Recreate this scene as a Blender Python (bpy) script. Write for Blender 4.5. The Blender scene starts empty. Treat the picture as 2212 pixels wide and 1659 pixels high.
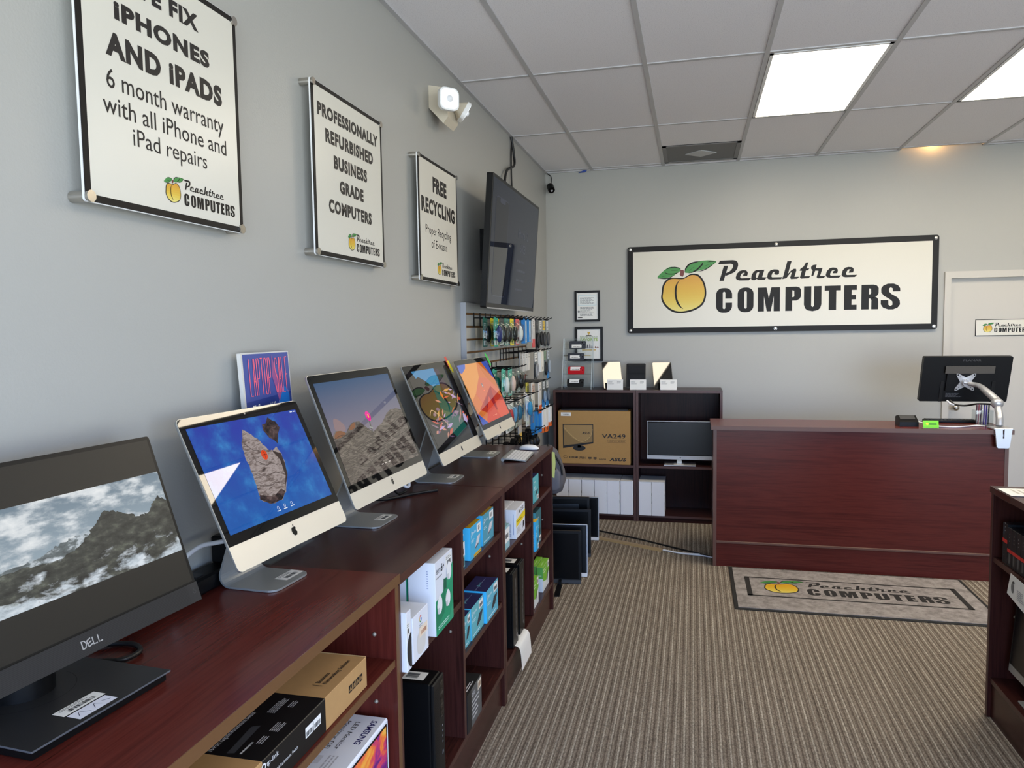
import bpy, math, random
from mathutils import Vector, Matrix
random.seed(7)
SC = bpy.context.scene
COL = SC.collection
V = Vector
PI = math.pi

# ---------------------------------------------------------------- camera, world, exposure
cam_data = bpy.data.cameras.new('camera')
cam_data.sensor_width = 36.0
cam_data.lens = 36.0 * 1609.68 / 2212.0
cam_data.clip_start = 0.05
cam = bpy.data.objects.new('camera', cam_data)
COL.objects.link(cam)
def cam_axes(yaw, pitch, roll):
    cy, sy, cp, sp = math.cos(yaw), math.sin(yaw), math.cos(pitch), math.sin(pitch)
    fwd = V((sy * cp, cy * cp, sp)); right = V((cy, -sy, 0)); up = right.cross(fwd)
    c, s = math.cos(roll), math.sin(roll)
    return c * right + s * up, -s * right + c * up, fwd
r_, u_, f_ = cam_axes(-.2390, -.0718, -.0153)
M_ = Matrix((r_, u_, -f_)).transposed().to_4x4()
M_.translation = V((1.2763, -6.6111, 1.624))
cam.matrix_world = M_
SC.camera = cam

vs = SC.view_settings
vs.view_transform = 'Standard'
vs.look = 'None'
vs.gamma = 1.0
vs.use_curve_mapping = False
vs.exposure = 0.0
SC.cycles.use_denoising = True
SC.cycles.max_bounces = 7
SC.cycles.diffuse_bounces = 4
SC.cycles.glossy_bounces = 3
SC.cycles.transmission_bounces = 5
SC.cycles.transparent_max_bounces = 12
SC.cycles.caustics_reflective = False
SC.cycles.caustics_refractive = False
SC.cycles.sample_clamp_indirect = 4.0

PANEL_STRENGTH = 15.0        # fluorescent ceiling panels
SKY_STRENGTH = 16.8          # daylight seen through the storefront glass behind the camera
world = bpy.data.worlds.new('sky')
SC.world = world
world.use_nodes = True
wn = world.node_tree.nodes; wl = world.node_tree.links
bg = wn['Background']
tc = wn.new('ShaderNodeTexCoord'); sp = wn.new('ShaderNodeSeparateXYZ'); rp = wn.new('ShaderNodeValToRGB')
wl.new(tc.outputs['Generated'], sp.inputs[0]); wl.new(sp.outputs['Z'], rp.inputs[0]); wl.new(rp.outputs[0], bg.inputs['Color'])
rp.color_ramp.elements[0].position = 0.0; rp.color_ramp.elements[0].color = (.88, .80, .80, 1)
rp.color_ramp.elements[1].position = 0.35; rp.color_ramp.elements[1].color = (.50, .55, .83, 1)
e_ = rp.color_ramp.elements.new(0.06); e_.color = (.42, .58, 1.0, 1)
bg.inputs['Strength'].default_value = SKY_STRENGTH

def portal(name, loc, rot, sx, sy):
    l = bpy.data.lights.new(name, 'AREA'); l.shape = 'RECTANGLE'; l.size = sx; l.size_y = sy
    l.cycles.is_portal = True
    o = bpy.data.objects.new(name, l); COL.objects.link(o); o.location = loc; o.rotation_euler = rot
    return o
portal('window_portal', (3.2, -9.16, 1.4), (PI / 2, 0, 0), 5.2, 2.5)
portal('added_window_portal', (6.26, -7.85, 1.4), (0, PI / 2, 0), 2.5, 2.2)

# ---------------------------------------------------------------- materials
MATS = {}
def lin(c):
    return tuple((x / 255 / 12.92) if x <= 10 else ((x / 255 + .055) / 1.055) ** 2.4 for x in c) + (1.0,)
def new_mat(name):
    m = bpy.data.materials.new(name); m.use_nodes = True
    MATS[name] = m
    return m, m.node_tree.nodes, m.node_tree.links, m.node_tree.nodes['Principled BSDF']
def pmat(name, rgb, rough=.5, metal=0.0, spec=.5, bump=0, bscale=200, noise=0, nscale=8):
    if name in MATS: return name
    m, n, l, b = new_mat(name)
    b.inputs['Base Color'].default_value = lin(rgb)
    b.inputs['Roughness'].default_value = rough
    b.inputs['Metallic'].default_value = metal
    b.inputs['Specular IOR Level'].default_value = spec
    if bump or noise:
        t = n.new('ShaderNodeTexCoord')
        nz = n.new('ShaderNodeTexNoise'); l.new(t.outputs['Object'], nz.inputs['Vector'])
    if bump:
        nz.inputs['Scale'].default_value = bscale; nz.inputs['Detail'].default_value = 3
        bp = n.new('ShaderNodeBump'); bp.inputs['Strength'].default_value = bump; bp.inputs['Distance'].default_value = .002
        l.new(nz.outputs['Fac'], bp.inputs['Height']); l.new(bp.outputs[0], b.inputs['Normal'])
    if noise:
        n2 = n.new('ShaderNodeTexNoise'); n2.inputs['Scale'].default_value = nscale; n2.inputs['Detail'].default_value = 4
        l.new(t.outputs['Object'], n2.inputs['Vector'])
        hv = n.new('ShaderNodeHueSaturation'); hv.inputs['Color'].default_value = lin(rgb)
        mr = n.new('ShaderNodeMapRange'); mr.inputs['To Min'].default_value = 1 - noise; mr.inputs['To Max'].default_value = 1 + noise
        l.new(n2.outputs['Fac'], mr.inputs['Value']); l.new(mr.outputs[0], hv.inputs['Value']); l.new(hv.outputs[0], b.inputs['Base Color'])
    return name
def P(r, g, b, rough=.5, metal=0.0):
    return pmat('paint_%d_%d_%d_%d_%d' % (r, g, b, rough * 100, metal * 100), (r, g, b), rough, metal)
def emit(name, rgb, strength, base=(0, 0, 0), rough=.015, spec=.5):
    if name in MATS: return name
    m, n, l, b = new_mat(name)
    b.inputs['Base Color'].default_value = lin(base); b.inputs['Roughness'].default_value = rough
    b.inputs['Specular IOR Level'].default_value = spec; b.inputs['Emission Color'].default_value = lin(rgb); b.inputs['Emission Strength'].default_value = strength
    return name
def SE(r, g, b, k=1.0):          # a lit patch of a computer screen
    return emit('screen_%d_%d_%d' % (r, g, b), (r, g, b), k)
def glass(name, tint, rough=.0, alpha_mix=.85):
    if name in MATS: return name
    m, n, l, b = new_mat(name)
    tr = n.new('ShaderNodeBsdfTransparent'); tr.inputs[0].default_value = lin(tint)
    gl = n.new('ShaderNodeBsdfGlossy'); gl.inputs['Roughness'].default_value = rough
    lw = n.new('ShaderNodeLayerWeight'); pw = n.new('ShaderNodeMath'); pw.operation = 'POWER'; pw.inputs[1].default_value = 4.0; l.new(lw.outputs['Facing'], pw.inputs[0])
    fr = n.new('ShaderNodeMath'); fr.operation = 'MULTIPLY_ADD'; fr.inputs[1].default_value = .55; fr.inputs[2].default_value = .045; l.new(pw.outputs[0], fr.inputs[0])
    mx = n.new('ShaderNodeMixShader'); l.new(fr.outputs[0], mx.inputs[0]); l.new(tr.outputs[0], mx.inputs[1]); l.new(gl.outputs[0], mx.inputs[2])
    l.new(mx.outputs[0], n['Material Output'].inputs['Surface'])
    return name
def ramp(n, stops):
    r = n.new('ShaderNodeValToRGB'); el = r.color_ramp.elements
    el[0].position = stops[0][0]; el[0].color = lin(stops[0][1]); el[1].position = stops[-1][0]; el[1].color = lin(stops[-1][1])
    for p, c in stops[1:-1]:
        e = el.new(p); e.color = lin(c)
    return r
def wood(name, axis, stops, rough=.26, spec=.22):
    m, n, l, b = new_mat(name)
    t = n.new('ShaderNodeTexCoord'); mp = n.new('ShaderNodeMapping'); l.new(t.outputs['Object'], mp.inputs[0])
    s = [110, 110, 110]; s['xyz'.index(axis)] = 4.0
    mp.inputs['Scale'].default_value = s
    nz = n.new('ShaderNodeTexNoise'); nz.inputs['Scale'].default_value = 1.0; nz.inputs['Detail'].default_value = 7; nz.inputs['Roughness'].default_value = .6
    l.new(mp.outputs[0], nz.inputs['Vector'])
    mp2 = n.new('ShaderNodeMapping'); l.new(t.outputs['Object'], mp2.inputs[0]); s2 = [7, 7, 7]; s2['xyz'.index(axis)] = .7; mp2.inputs['Scale'].default_value = s2
    n2 = n.new('ShaderNodeTexNoise'); n2.inputs['Detail'].default_value = 3; n2.inputs['Scale'].default_value = 1.0; l.new(mp2.outputs[0], n2.inputs['Vector'])
    ad = n.new('ShaderNodeMath'); ad.operation = 'MULTIPLY_ADD'; ad.inputs[1].default_value = .55; l.new(n2.outputs['Fac'], ad.inputs[0])
    mu = n.new('ShaderNodeMath'); mu.operation = 'MULTIPLY'; mu.inputs[1].default_value = .55; l.new(nz.outputs['Fac'], mu.inputs[0]); l.new(mu.outputs[0], ad.inputs[2])
    r = ramp(n, stops); l.new(ad.outputs[0], r.inputs[0]); l.new(r.outputs[0], b.inputs['Base Color'])
    b.inputs['Roughness'].default_value = rough; b.inputs['Specular IOR Level'].default_value = spec
    return name
MAH = [(.3, (56, 21, 17)), (.48, (81, 32, 26)), (.58, (93, 39, 32)), (.74, (67, 25, 20))]
DRK = [(.34, (33, 17, 15)), (.5, (58, 30, 27)), (.58, (68, 36, 31)), (.72, (45, 23, 20))]
ESP_DIM = [(.34, (26, 13, 11)), (.5, (44, 22, 19)), (.58, (52, 27, 23)), (.72, (35, 17, 15))]  # darker laminate, with the dimness of the shelf interiors put into its colour
for ax in 'xyz':
    wood('mahogany_' + ax, ax, MAH); wood('walnut_' + ax, ax, DRK); wood('espresso_' + ax, ax, ESP_DIM, .3, .12)
pmat('edge_band', (96, 62, 46), .4); pmat('edge_dark', (74, 44, 36), .4); pmat('edge_light', (106, 74, 46), .4)
pmat('wall_paint', (172, 171, 165), .42, bump=.25, bscale=160); pmat('door_paint', (196, 192, 184), .45)
pmat('white_paper', (236, 235, 230), .6); pmat('ink', (22, 20, 20), .5); pmat('sign_white', (216, 212, 199), .3); pmat('sign_black', (22, 20, 19), .5, 0, .25)
pmat('black_plastic', (11, 11, 12), .42, 0, .2); pmat('black_gloss', (8, 8, 9), .02); pmat('grey_plastic', (60, 61, 63), .45); pmat('black_satin', (20, 20, 20), .36, 0, .25)
pmat('aluminium', (160, 161, 158), .36, .4); pmat('chin_silver', (226, 218, 200), .38, .35); pmat('steel', (190, 186, 178), .25, 1.0); pmat('silver', (190, 191, 194), .35, .6)
pmat('white_box', (228, 230, 236), .4); pmat('cardboard', (178, 138, 88), .7, noise=.06, nscale=60); pmat('kraft', (172, 132, 74), .65, noise=.05, nscale=50)
pmat('cream_plastic', (206, 196, 176), .45); pmat('white_plastic', (232, 232, 230), .35); pmat('cable_black', (14, 14, 15), .45); pmat('cable_white', (226, 228, 232), .45)
pmat('green_leaf', (64, 140, 66), .5); pmat('leaf_dark', (40, 92, 44), .5); pmat('maroon', (112, 48, 44), .5); pmat('backpack_cloth', (84, 82, 86), .85, bump=.5, bscale=400)
glass('clear_plastic', (236, 240, 238), .06); glass('acrylic', (250, 252, 252), .02); glass('window_glass', (225, 235, 238)); glass('blister_green', (240, 245, 243), .05)
FRUIT = [(206, 150, 38), (210, 157, 38), (213, 165, 40), (215, 172, 44), (217, 180, 54), (220, 190, 70), (222, 200, 92), (226, 210, 118)]
NF = 22      # printed bands from orange at the stalk to pale yellow
for i_ in range(NF):
    q_ = i_ / (NF - 1) * (len(FRUIT) - 1.001); a_, t_ = FRUIT[int(q_)], q_ - int(q_)
    pmat('fruit_%d' % i_, tuple(a_[j] + (FRUIT[int(q_) + 1][j] - a_[j]) * t_ for j in range(3)), .4)

# ---------------------------------------------------------------- mesh builder
class Fr:
    """A flat frame in space: origin, u (right), v (up), n (out)."""
    def __init__(s, o, u, v):
        s.o = V(o); s.u = V(u).normalized(); s.v = V(v).normalized(); s.n = s.u.cross(s.v)
    def p(s, u, v, d=0.0): return s.o + s.u * u + s.v * v + s.n * d
    def sub(s, u, v, rot=0.0):
        c, q = math.cos(rot), math.sin(rot)
        return Fr(s.p(u, v), s.u * c + s.v * q, s.v * c - s.u * q)
def smooth(pts, k=6, closed=False):
    n = len(pts); out = []
    P_ = [V(p) for p in pts]
    rng = range(n) if closed else range(n - 1)
    for i in rng:
        a = P_[(i - 1) % n] if closed or i > 0 else P_[i] * 2 - P_[i + 1]
        b = P_[i]; c = P_[(i + 1) % n]
        d = P_[(i + 2) % n] if closed or i + 2 < n else c * 2 - b
        for j in range(k):
            t = j / k
            out.append(.5 * (2 * b + (c - a) * t + (2 * a - 5 * b + 4 * c - d) * t * t + (3 * b - a - 3 * c + d) * t ** 3))
    if not closed: out.append(P_[-1])
    return out
def rrect(w, h, r, k=6, cx=0.0, cy=0.0):
    pts = []
    for (sx, sy, a0) in ((1, -1, -90), (1, 1, 0), (-1, 1, 90), (-1, -1, 180)):
        for i in range(k + 1):
            a = math.radians(a0 + 90 * i / k)
            pts.append((cx + sx * (w / 2 - r) + r * math.cos(a), cy + sy * (h / 2 - r) + r * math.sin(a)))
    return pts
TXT = {}
def glyphs(s, bold=0.0):
    key = (s, bold)
    if key not in TXT:
        c = bpy.data.curves.new('lettering', 'FONT'); c.body = s; c.resolution_u = 3; c.offset = bold; c.space_character = 1 + 2.6 * bold
        o = bpy.data.objects.new('lettering', c); COL.objects.link(o)
        dg = bpy.context.evaluated_depsgraph_get()
        m = bpy.data.meshes.new_from_object(o.evaluated_get(dg))
        vs_ = [(v.co.x, v.co.y) for v in m.vertices]; fs = [tuple(p.vertices) for p in m.polygons]
        bpy.data.objects.remove(o); bpy.data.curves.remove(c); bpy.data.meshes.remove(m)
        x0 = min(v[0] for v in vs_); x1 = max(v[0] for v in vs_); y0 = min(v[1] for v in vs_); y1 = max(v[1] for v in vs_)
        TXT[key] = ([((x - x0) / (x1 - x0), (y - y0) / max(y1 - y0, 1e-6)) for x, y in vs_], fs)
    return TXT[key]
class MB:
    def __init__(s): s.v = []; s.f = []; s.m = []; s.sm = []; s.uv = []; s.names = []
    def mi(s, mat):
        if mat not in s.names: s.names.append(mat)
        return s.names.index(mat)
    def add(s, vs_, fs, mat, sm=False, uvs=None):
        b = len(s.v); s.v += [tuple(v) for v in vs_]; k = s.mi(mat)
        for f in fs:
            s.f.append(tuple(b + i for i in f)); s.m.append(k); s.sm.append(sm)
            s.uv.append([uvs[i] for i in f] if uvs else [(0, 0)] * len(f))
        return s
    def convex(s, vs_, fs, mat, sm=False):
        c = sum((V(v) for v in vs_), V((0, 0, 0))) / len(vs_); out = []
        for f in fs:
            p = [V(vs_[i]) for i in f]; n = V((0, 0, 0))
            for i in range(len(p)): n += p[i].cross(p[(i + 1) % len(p)])
            out.append(f if n.dot(sum(p, V((0, 0, 0))) / len(p) - c) > 0 else f[::-1])
        return s.add(vs_, out, mat, sm)
    def box(s, x0, x1, y0, y1, z0, z1, mat, b=0.0):
        if b <= 0:
            vs_ = [(x, y, z) for x in (x0, x1) for y in (y0, y1) for z in (z0, z1)]
            return s.convex(vs_, [(0, 1, 3, 2), (4, 5, 7, 6), (0, 1, 5, 4), (2, 3, 7, 6), (0, 2, 6, 4), (1, 3, 7, 5)], mat)
        c = V(((x0 + x1) / 2, (y0 + y1) / 2, (z0 + z1) / 2)); h = ((x1 - x0) / 2, (y1 - y0) / 2, (z1 - z0) / 2)
        b = min(b, min(h) * .9); vs_ = []; idx = {}
        for sx in (-1, 1):
            for sy in (-1, 1):
                for sz in (-1, 1):
                    sg = (sx, sy, sz)
                    for a in range(3):
                        idx[sg + (a,)] = len(vs_)
                        vs_.append(tuple(c[i] + sg[i] * (h[i] - (0 if i == a else b)) for i in range(3)))
        fs = []
        for a in range(3):
            o1, o2 = [i for i in range(3) if i != a]
            for q in (-1, 1):
                lp = []
                for (p1, p2) in ((-1, -1), (1, -1), (1, 1), (-1, 1)):
                    g = [0, 0, 0]; g[a] = q; g[o1] = p1; g[o2] = p2; lp.append(idx[tuple(g) + (a,)])
                fs.append(tuple(lp))
            for p1 in (-1, 1):
                for p2 in (-1, 1):
                    g = [0, 0, 0]; g[o1] = p1; g[o2] = p2; A = list(g); B = list(g); A[a] = -1; B[a] = 1
                    fs.append((idx[tuple(A) + (o1,)], idx[tuple(B) + (o1,)], idx[tuple(B) + (o2,)], idx[tuple(A) + (o2,)]))
        for sx in (-1, 1):
            for sy in (-1, 1):
                for sz in (-1, 1): fs.append(tuple(idx[(sx, sy, sz, a)] for a in range(3)))
        return s.convex(vs_, fs, mat)
    def tube(s, path, r, mat, n=8, cap=True):
        P_ = [V(p) for p in path]; vs_ = []; N = len(P_); up = None
        for i, p in enumerate(P_):
            d = (P_[min(i + 1, N - 1)] - P_[max(i - 1, 0)]).normalized()
            if up is None: up = V((0, 0, 1)) if abs(d.z) < .9 else V((1, 0, 0))
            a = (up - d * up.dot(d)).normalized(); up = a; bb = d.cross(a)
            rr = r[i] if isinstance(r, (list, tuple)) else r
            for k in range(n):
                t = 2 * PI * k / n; vs_.append(p + a * rr * math.cos(t) + bb * rr * math.sin(t))
        fs = [(i * n + k, i * n + (k + 1) % n, (i + 1) * n + (k + 1) % n, (i + 1) * n + k) for i in range(N - 1) for k in range(n)]
        s.add(vs_, fs, mat, True)
        if cap: s.add(vs_[:n], [tuple(range(n))[::-1]], mat); s.add(vs_[-n:], [tuple(range(n))], mat)
        return s
    def cyl(s, p0, p1, r, mat, n=20): return s.tube([p0, p1], r, mat, n)
    def ell(s, c, rad, mat, n=16, m=10, zmin=-1.0):
        vs_ = []; fs = []; c = V(c)
        for i in range(m + 1):
            t = math.acos(max(-1, min(1, 1 - (1 - zmin) * i / m))) if zmin > -1 else PI * i / m
            for k in range(n):
                a = 2 * PI * k / n
                vs_.append(c + V((rad[0] * math.sin(t) * math.cos(a), rad[1] * math.sin(t) * math.sin(a), rad[2] * math.cos(t))))
        for i in range(m):
            for k in range(n): fs.append((i * n + k, (i + 1) * n + k, (i + 1) * n + (k + 1) % n, i * n + (k + 1) % n))
        return s.add(vs_, fs, mat, True)
    def poly(s, fr, pts, mat, d=.0004, uvn=None):
        vs_ = [fr.p(p[0], p[1], d) for p in pts]; a = sum(pts[i][0] * pts[(i + 1) % len(pts)][1] - pts[(i + 1) % len(pts)][0] * pts[i][1] for i in range(len(pts)))
        f = tuple(range(len(pts))); f = f if a > 0 else f[::-1]
        uvs = [((p[0] - uvn[0]) / (uvn[2] - uvn[0]), (p[1] - uvn[1]) / (uvn[3] - uvn[1])) for p in pts] if uvn else None
        return s.add(vs_, [f], mat, False, uvs)
    def rect(s, fr, u0, v0, u1, v1, mat, d=.0004, uvn=None): return s.poly(fr, [(u0, v0), (u1, v0), (u1, v1), (u0, v1)], mat, d, uvn)
    def disc(s, fr, u, v, r, mat, d=.0004, n=20, ry=None):
        ry = ry or r
        return s.poly(fr, [(u + r * math.cos(2 * PI * k / n), v + ry * math.sin(2 * PI * k / n)) for k in range(n)], mat, d)
    def prism(s, fr, pts, d0, d1, mat, side=None):
        n = len(pts); a = sum(pts[i][0] * pts[(i + 1) % n][1] - pts[(i + 1) % n][0] * pts[i][1] for i in range(n))
        if a < 0: pts = pts[::-1]
        lo = [fr.p(p[0], p[1], d0) for p in pts]; hi = [fr.p(p[0], p[1], d1) for p in pts]
        s.add(hi, [tuple(range(n))], mat); s.add(lo, [tuple(range(n))[::-1]], mat)
        return s.add(lo + hi, [(i, (i + 1) % n, n + (i + 1) % n, n + i) for i in range(n)], side or mat)
    def stroke(s, fr, pts, w, mat, d=.0004, k=5, taper=False):
        q = smooth([(p[0], p[1], 0) for p in pts], k) if len(pts) > 2 and k else [V((p[0], p[1], 0)) for p in pts]
        L = []; R = []; N = len(q)
        for i, p in enumerate(q):
            t = (q[min(i + 1, N - 1)] - q[max(i - 1, 0)]).normalized(); nn = V((-t.y, t.x, 0)); ww = w / 2
            if taper: ww *= max(.25, min(1, 4 * i / N, 4 * (N - 1 - i) / N))
            L.append(p + nn * ww); R.append(p - nn * ww)
        vs_ = [fr.p(p.x, p.y, d) for p in L] + [fr.p(p.x, p.y, d) for p in R]
        return s.add(vs_, [(i, N + i, N + i + 1, i + 1) for i in range(N - 1)], mat)
    def text(s, fr, t, u0, v0, u1, v1, mat, d=.0005, bold=0.0, shear=0.0):
        g, fs = glyphs(t, bold)
        return s.add([fr.p(u0 + x * (u1 - u0) + shear * y * (v1 - v0), v0 + y * (v1 - v0), d) for x, y in g], fs, mat)
    def lines(s, fr, u0, v0, u1, v1, n, mat, d=.0005, fill=.45):
        rnd = random.Random(int((u0 * 977 + v0 * 331) * 1e4)); h = (v1 - v0) / n
        for i in range(n):
            vv = v1 - (i + 1) * h + h * (1 - fill) / 2; u = u0; end = u1 - (u1 - u0) * rnd.uniform(0, .35)
            while u < end:
                w = (u1 - u0) * rnd.uniform(.06, .2); s.rect(fr, u, vv, min(u + w, end), vv + h * fill, mat, d); u += w + (u1 - u0) * .025
        return s
    def bars(s, fr, u0, v0, u1, v1, mat, d=.0005, n=18):
        rnd = random.Random(int((u0 * 557 + v1 * 131) * 1e4)); st = (u1 - u0) / n
        for i in range(n): s.rect(fr, u0 + i * st, v0, u0 + i * st + st * rnd.choice((.3, .5, .75)), v1, mat, d)
        return s
    def sticker(s, fr, u0, v0, u1, v1, d=.0006):
        w, h = u1 - u0, v1 - v0
        s.rect(fr, u0, v0, u1, v1, 'white_paper', d); s.bars(fr, u0 + w * .2, v0 + h * .2, u0 + w * .85, v0 + h * .55, 'ink', d + .0003)
        return s.lines(fr, u0 + w * .1, v0 + h * .65, u0 + w * .9, v0 + h * .92, 2, P(120, 120, 120), d + .0003)
    def ribbon(s, path, w, t, mat, axis=(0, 1, 0)):
        """A bent strip of thickness t whose path lies across `axis`; w is its width along the axis."""
        ax = V(axis); q = [V(p) for p in path]; N = len(q); vs_ = []
        for i, p in enumerate(q):
            d = (q[min(i + 1, N - 1)] - q[max(i - 1, 0)]).normalized(); nn = d.cross(ax).normalized()
            for (a, b) in ((-1, -1), (1, -1), (1, 1), (-1, 1)): vs_.append(p + ax * (a * w / 2) + nn * (b * t / 2))
        fs = [(i * 4 + k, i * 4 + (k + 1) % 4, i * 4 + 4 + (k + 1) % 4, i * 4 + 4 + k) for i in range(N - 1) for k in range(4)]
        return s.add(vs_, fs + [(3, 2, 1, 0), tuple(4 * (N - 1) + k for k in range(4))], mat)
    def obj(s, name, parent=None, origin=None, local=False):
        me = bpy.data.meshes.new(name)
        vs_ = s.v
        if origin is None:
            if parent is None:
                xs = [v[0] for v in vs_]; ys = [v[1] for v in vs_]; zs = [v[2] for v in vs_]
                origin = ((min(xs) + max(xs)) / 2, (min(ys) + max(ys)) / 2, min(zs))
            else: origin = (0, 0, 0)
        if parent is not None and not local:
            inv = WM[parent.name].inverted(); vs_ = [inv @ V(v) for v in vs_]
        else: vs_ = [V(v) - V(origin) for v in vs_]
        me.from_pydata([tuple(v) for v in vs_], [], s.f); me.polygons.foreach_set('material_index', s.m); me.polygons.foreach_set('use_smooth', s.sm)
        for nme in s.names: me.materials.append(MATS[nme])
        ul = me.uv_layers.new(name='uv'); flat = [c for f in s.uv for uv in f for c in uv]; ul.data.foreach_set('uv', flat)
        me.update()
        o = bpy.data.objects.new(name, me); COL.objects.link(o)
        if parent is not None: o.parent = parent; WM[o.name] = WM[parent.name].copy()
        else: o.location = origin; WM[o.name] = Matrix.Translation(origin)
        return o
WM = {}
def tag(o, label, cat, group=None):
    o['label'] = label; o['category'] = cat
    if group: o['group'] = group
    return o
def thing(name, label, cat, loc=(0, 0, 0), rotz=0.0, group=None):
    o = bpy.data.objects.new(name, None); COL.objects.link(o); o.location = loc; o.rotation_euler = (0, 0, rotz); o.empty_display_size = .05
    WM[o.name] = Matrix.Translation(loc) @ Matrix.Rotation(rotz, 4, 'Z')
    return tag(o, label, cat, group)
def struct(o): o['kind'] = 'structure'; return o
def dup(root, loc, label, group=None, rotz=None):
    kids = {}
    for c in list(COL.objects):
        if c.parent is not None: kids.setdefault(c.parent.name, []).append(c)
    def cp(o, par):
        n = o.copy(); COL.objects.link(n)
        if par is not None: n.parent = par
        for ch in kids.get(o.name, []): cp(ch, n)
        return n
    r = cp(root, None); r.location = loc; r['label'] = label
    if group: r['group'] = group
    if rotz is not None: r.rotation_euler = (0, 0, rotz)
    WM[r.name] = Matrix.Translation(loc)
    return r

# outlines of the shop's mark in sign coordinates (metres)
LOGO_SCRIPT=[[(0.757,0.573),(0.773,0.602),(0.878,0.603),(0.903,0.598),(0.918,0.58),(0.92,0.557),(0.912,0.528),(0.893,0.503),(0.862,0.488),(0.816,0.471),(0.822,0.497),(0.848,0.507),(0.867,0.524),(0.878,0.544),(0.88,0.561),(0.87,0.571),(0.859,0.573)],[(0.804,0.557),(0.84,0.557),(0.803,0.432),(0.769,0.432)],[(0.901,0.456),(0.909,0.488),(0.932,0.51),(0.957,0.516),(0.984,0.513),(0.997,0.499),(0.998,0.485),(0.993,0.468),(0.958,0.468),(0.965,0.489),(0.973,0.49),(0.972,0.495),(0.957,0.494),(0.946,0.484),(0.937,0.464),(0.938,0.454),(0.946,0.449),(1.026,0.449),(1.007,0.43),(0.932,0.431),(0.913,0.436),(0.902,0.448)],[(1.025,0.447),(1.029,0.475),(1.045,0.501),(1.064,0.513),(1.13,0.514),(1.113,0.453),(1.15,0.45),(1.131,0.43),(1.079,0.431),(1.069,0.44),(1.051,0.429),(1.035,0.431),(1.025,0.439)],[(1.151,0.452),(1.158,0.486),(1.177,0.507),(1.204,0.514),(1.234,0.512),(1.247,0.5),(1.245,0.477),(1.232,0.469),(1.215,0.471),(1.207,0.481),(1.211,0.492),(1.204,0.495),(1.193,0.484),(1.185,0.459),(1.191,0.449),(1.275,0.449),(1.262,0.432),(1.178,0.431),(1.158,0.437)],[(1.309,0.578),(1.343,0.579),(1.316,0.475),(1.34,0.501),(1.361,0.514),(1.377,0.514),(1.381,0.501),(1.367,0.448),(1.405,0.448),(1.389,0.432),(1.34,0.43),(1.332,0.44),(1.345,0.485),(1.335,0.483),(1.303,0.438),(1.27,0.432),(1.281,0.465)],[(1.454,0.562),(1.473,0.563),(1.46,0.514),(1.482,0.513),(1.471,0.497),(1.455,0.496),(1.443,0.451),(1.49,0.45),(1.477,0.433),(1.419,0.431),(1.408,0.438),(1.423,0.495),(1.405,0.496),(1.411,0.511),(1.436,0.53)],[(1.508,0.539),(1.537,0.543),(1.531,0.514),(1.583,0.512),(1.564,0.449),(1.606,0.448),(1.592,0.431),(1.547,0.429),(1.537,0.439),(1.551,0.491),(1.527,0.493),(1.512,0.451),(1.496,0.451),(1.506,0.494),(1.495,0.508),(1.494,0.525)],[(1.607,0.456),(1.615,0.486),(1.636,0.508),(1.659,0.514),(1.685,0.511),(1.698,0.498),(1.699,0.484),(1.694,0.467),(1.661,0.467),(1.667,0.487),(1.675,0.488),(1.674,0.493),(1.659,0.492),(1.649,0.482),(1.641,0.463),(1.642,0.453),(1.65,0.448),(1.726,0.448),(1.708,0.43),(1.637,0.431),(1.618,0.436),(1.608,0.447)],[(1.728,0.457),(1.736,0.488),(1.756,0.51),(1.78,0.515),(1.806,0.512),(1.818,0.499),(1.819,0.485),(1.814,0.469),(1.781,0.468),(1.788,0.489),(1.796,0.49),(1.795,0.494),(1.78,0.494),(1.77,0.484),(1.762,0.465),(1.762,0.455),(1.77,0.45),(1.846,0.45),(1.828,0.432),(1.757,0.432),(1.739,0.437),(1.729,0.449)]]
LOGO_AHOLE=[(1.068,0.489),(1.078,0.495),(1.09,0.495),(1.078,0.453),(1.065,0.448),(1.062,0.463)]
LOGO_FRUIT=[(0.29,0.354),(0.295,0.397),(0.313,0.437),(0.343,0.463),(0.379,0.472),(0.444,0.467),(0.477,0.469),(0.503,0.483),(0.529,0.497),(0.561,0.501),(0.597,0.491),(0.629,0.457),(0.652,0.407),(0.662,0.347),(0.658,0.295),(0.639,0.245),(0.604,0.21),(0.549,0.184),(0.484,0.169),(0.438,0.167),(0.392,0.176),(0.346,0.202),(0.306,0.246),(0.285,0.297)]
LOGO_GROOVE=[(0.439,0.45),(0.415,0.407),(0.407,0.341),(0.418,0.274),(0.444,0.227),(0.469,0.204)]
LOGO_STEM=[(0.447,0.533),(0.473,0.533),(0.477,0.518),(0.475,0.492),(0.467,0.477),(0.451,0.483),(0.441,0.495),(0.447,0.509)]
LOGO_LEAVES=[[(0.483,0.513),(0.493,0.541),(0.519,0.573),(0.561,0.595),(0.606,0.605),(0.67,0.609),(0.715,0.605),(0.744,0.596),(0.715,0.569),(0.67,0.541),(0.587,0.521),(0.545,0.508),(0.516,0.507)],[(0.259,0.472),(0.263,0.492),(0.313,0.537),(0.356,0.562),(0.398,0.562),(0.441,0.553),(0.449,0.539),(0.441,0.523),(0.398,0.494),(0.346,0.473),(0.303,0.467)]]
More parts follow.
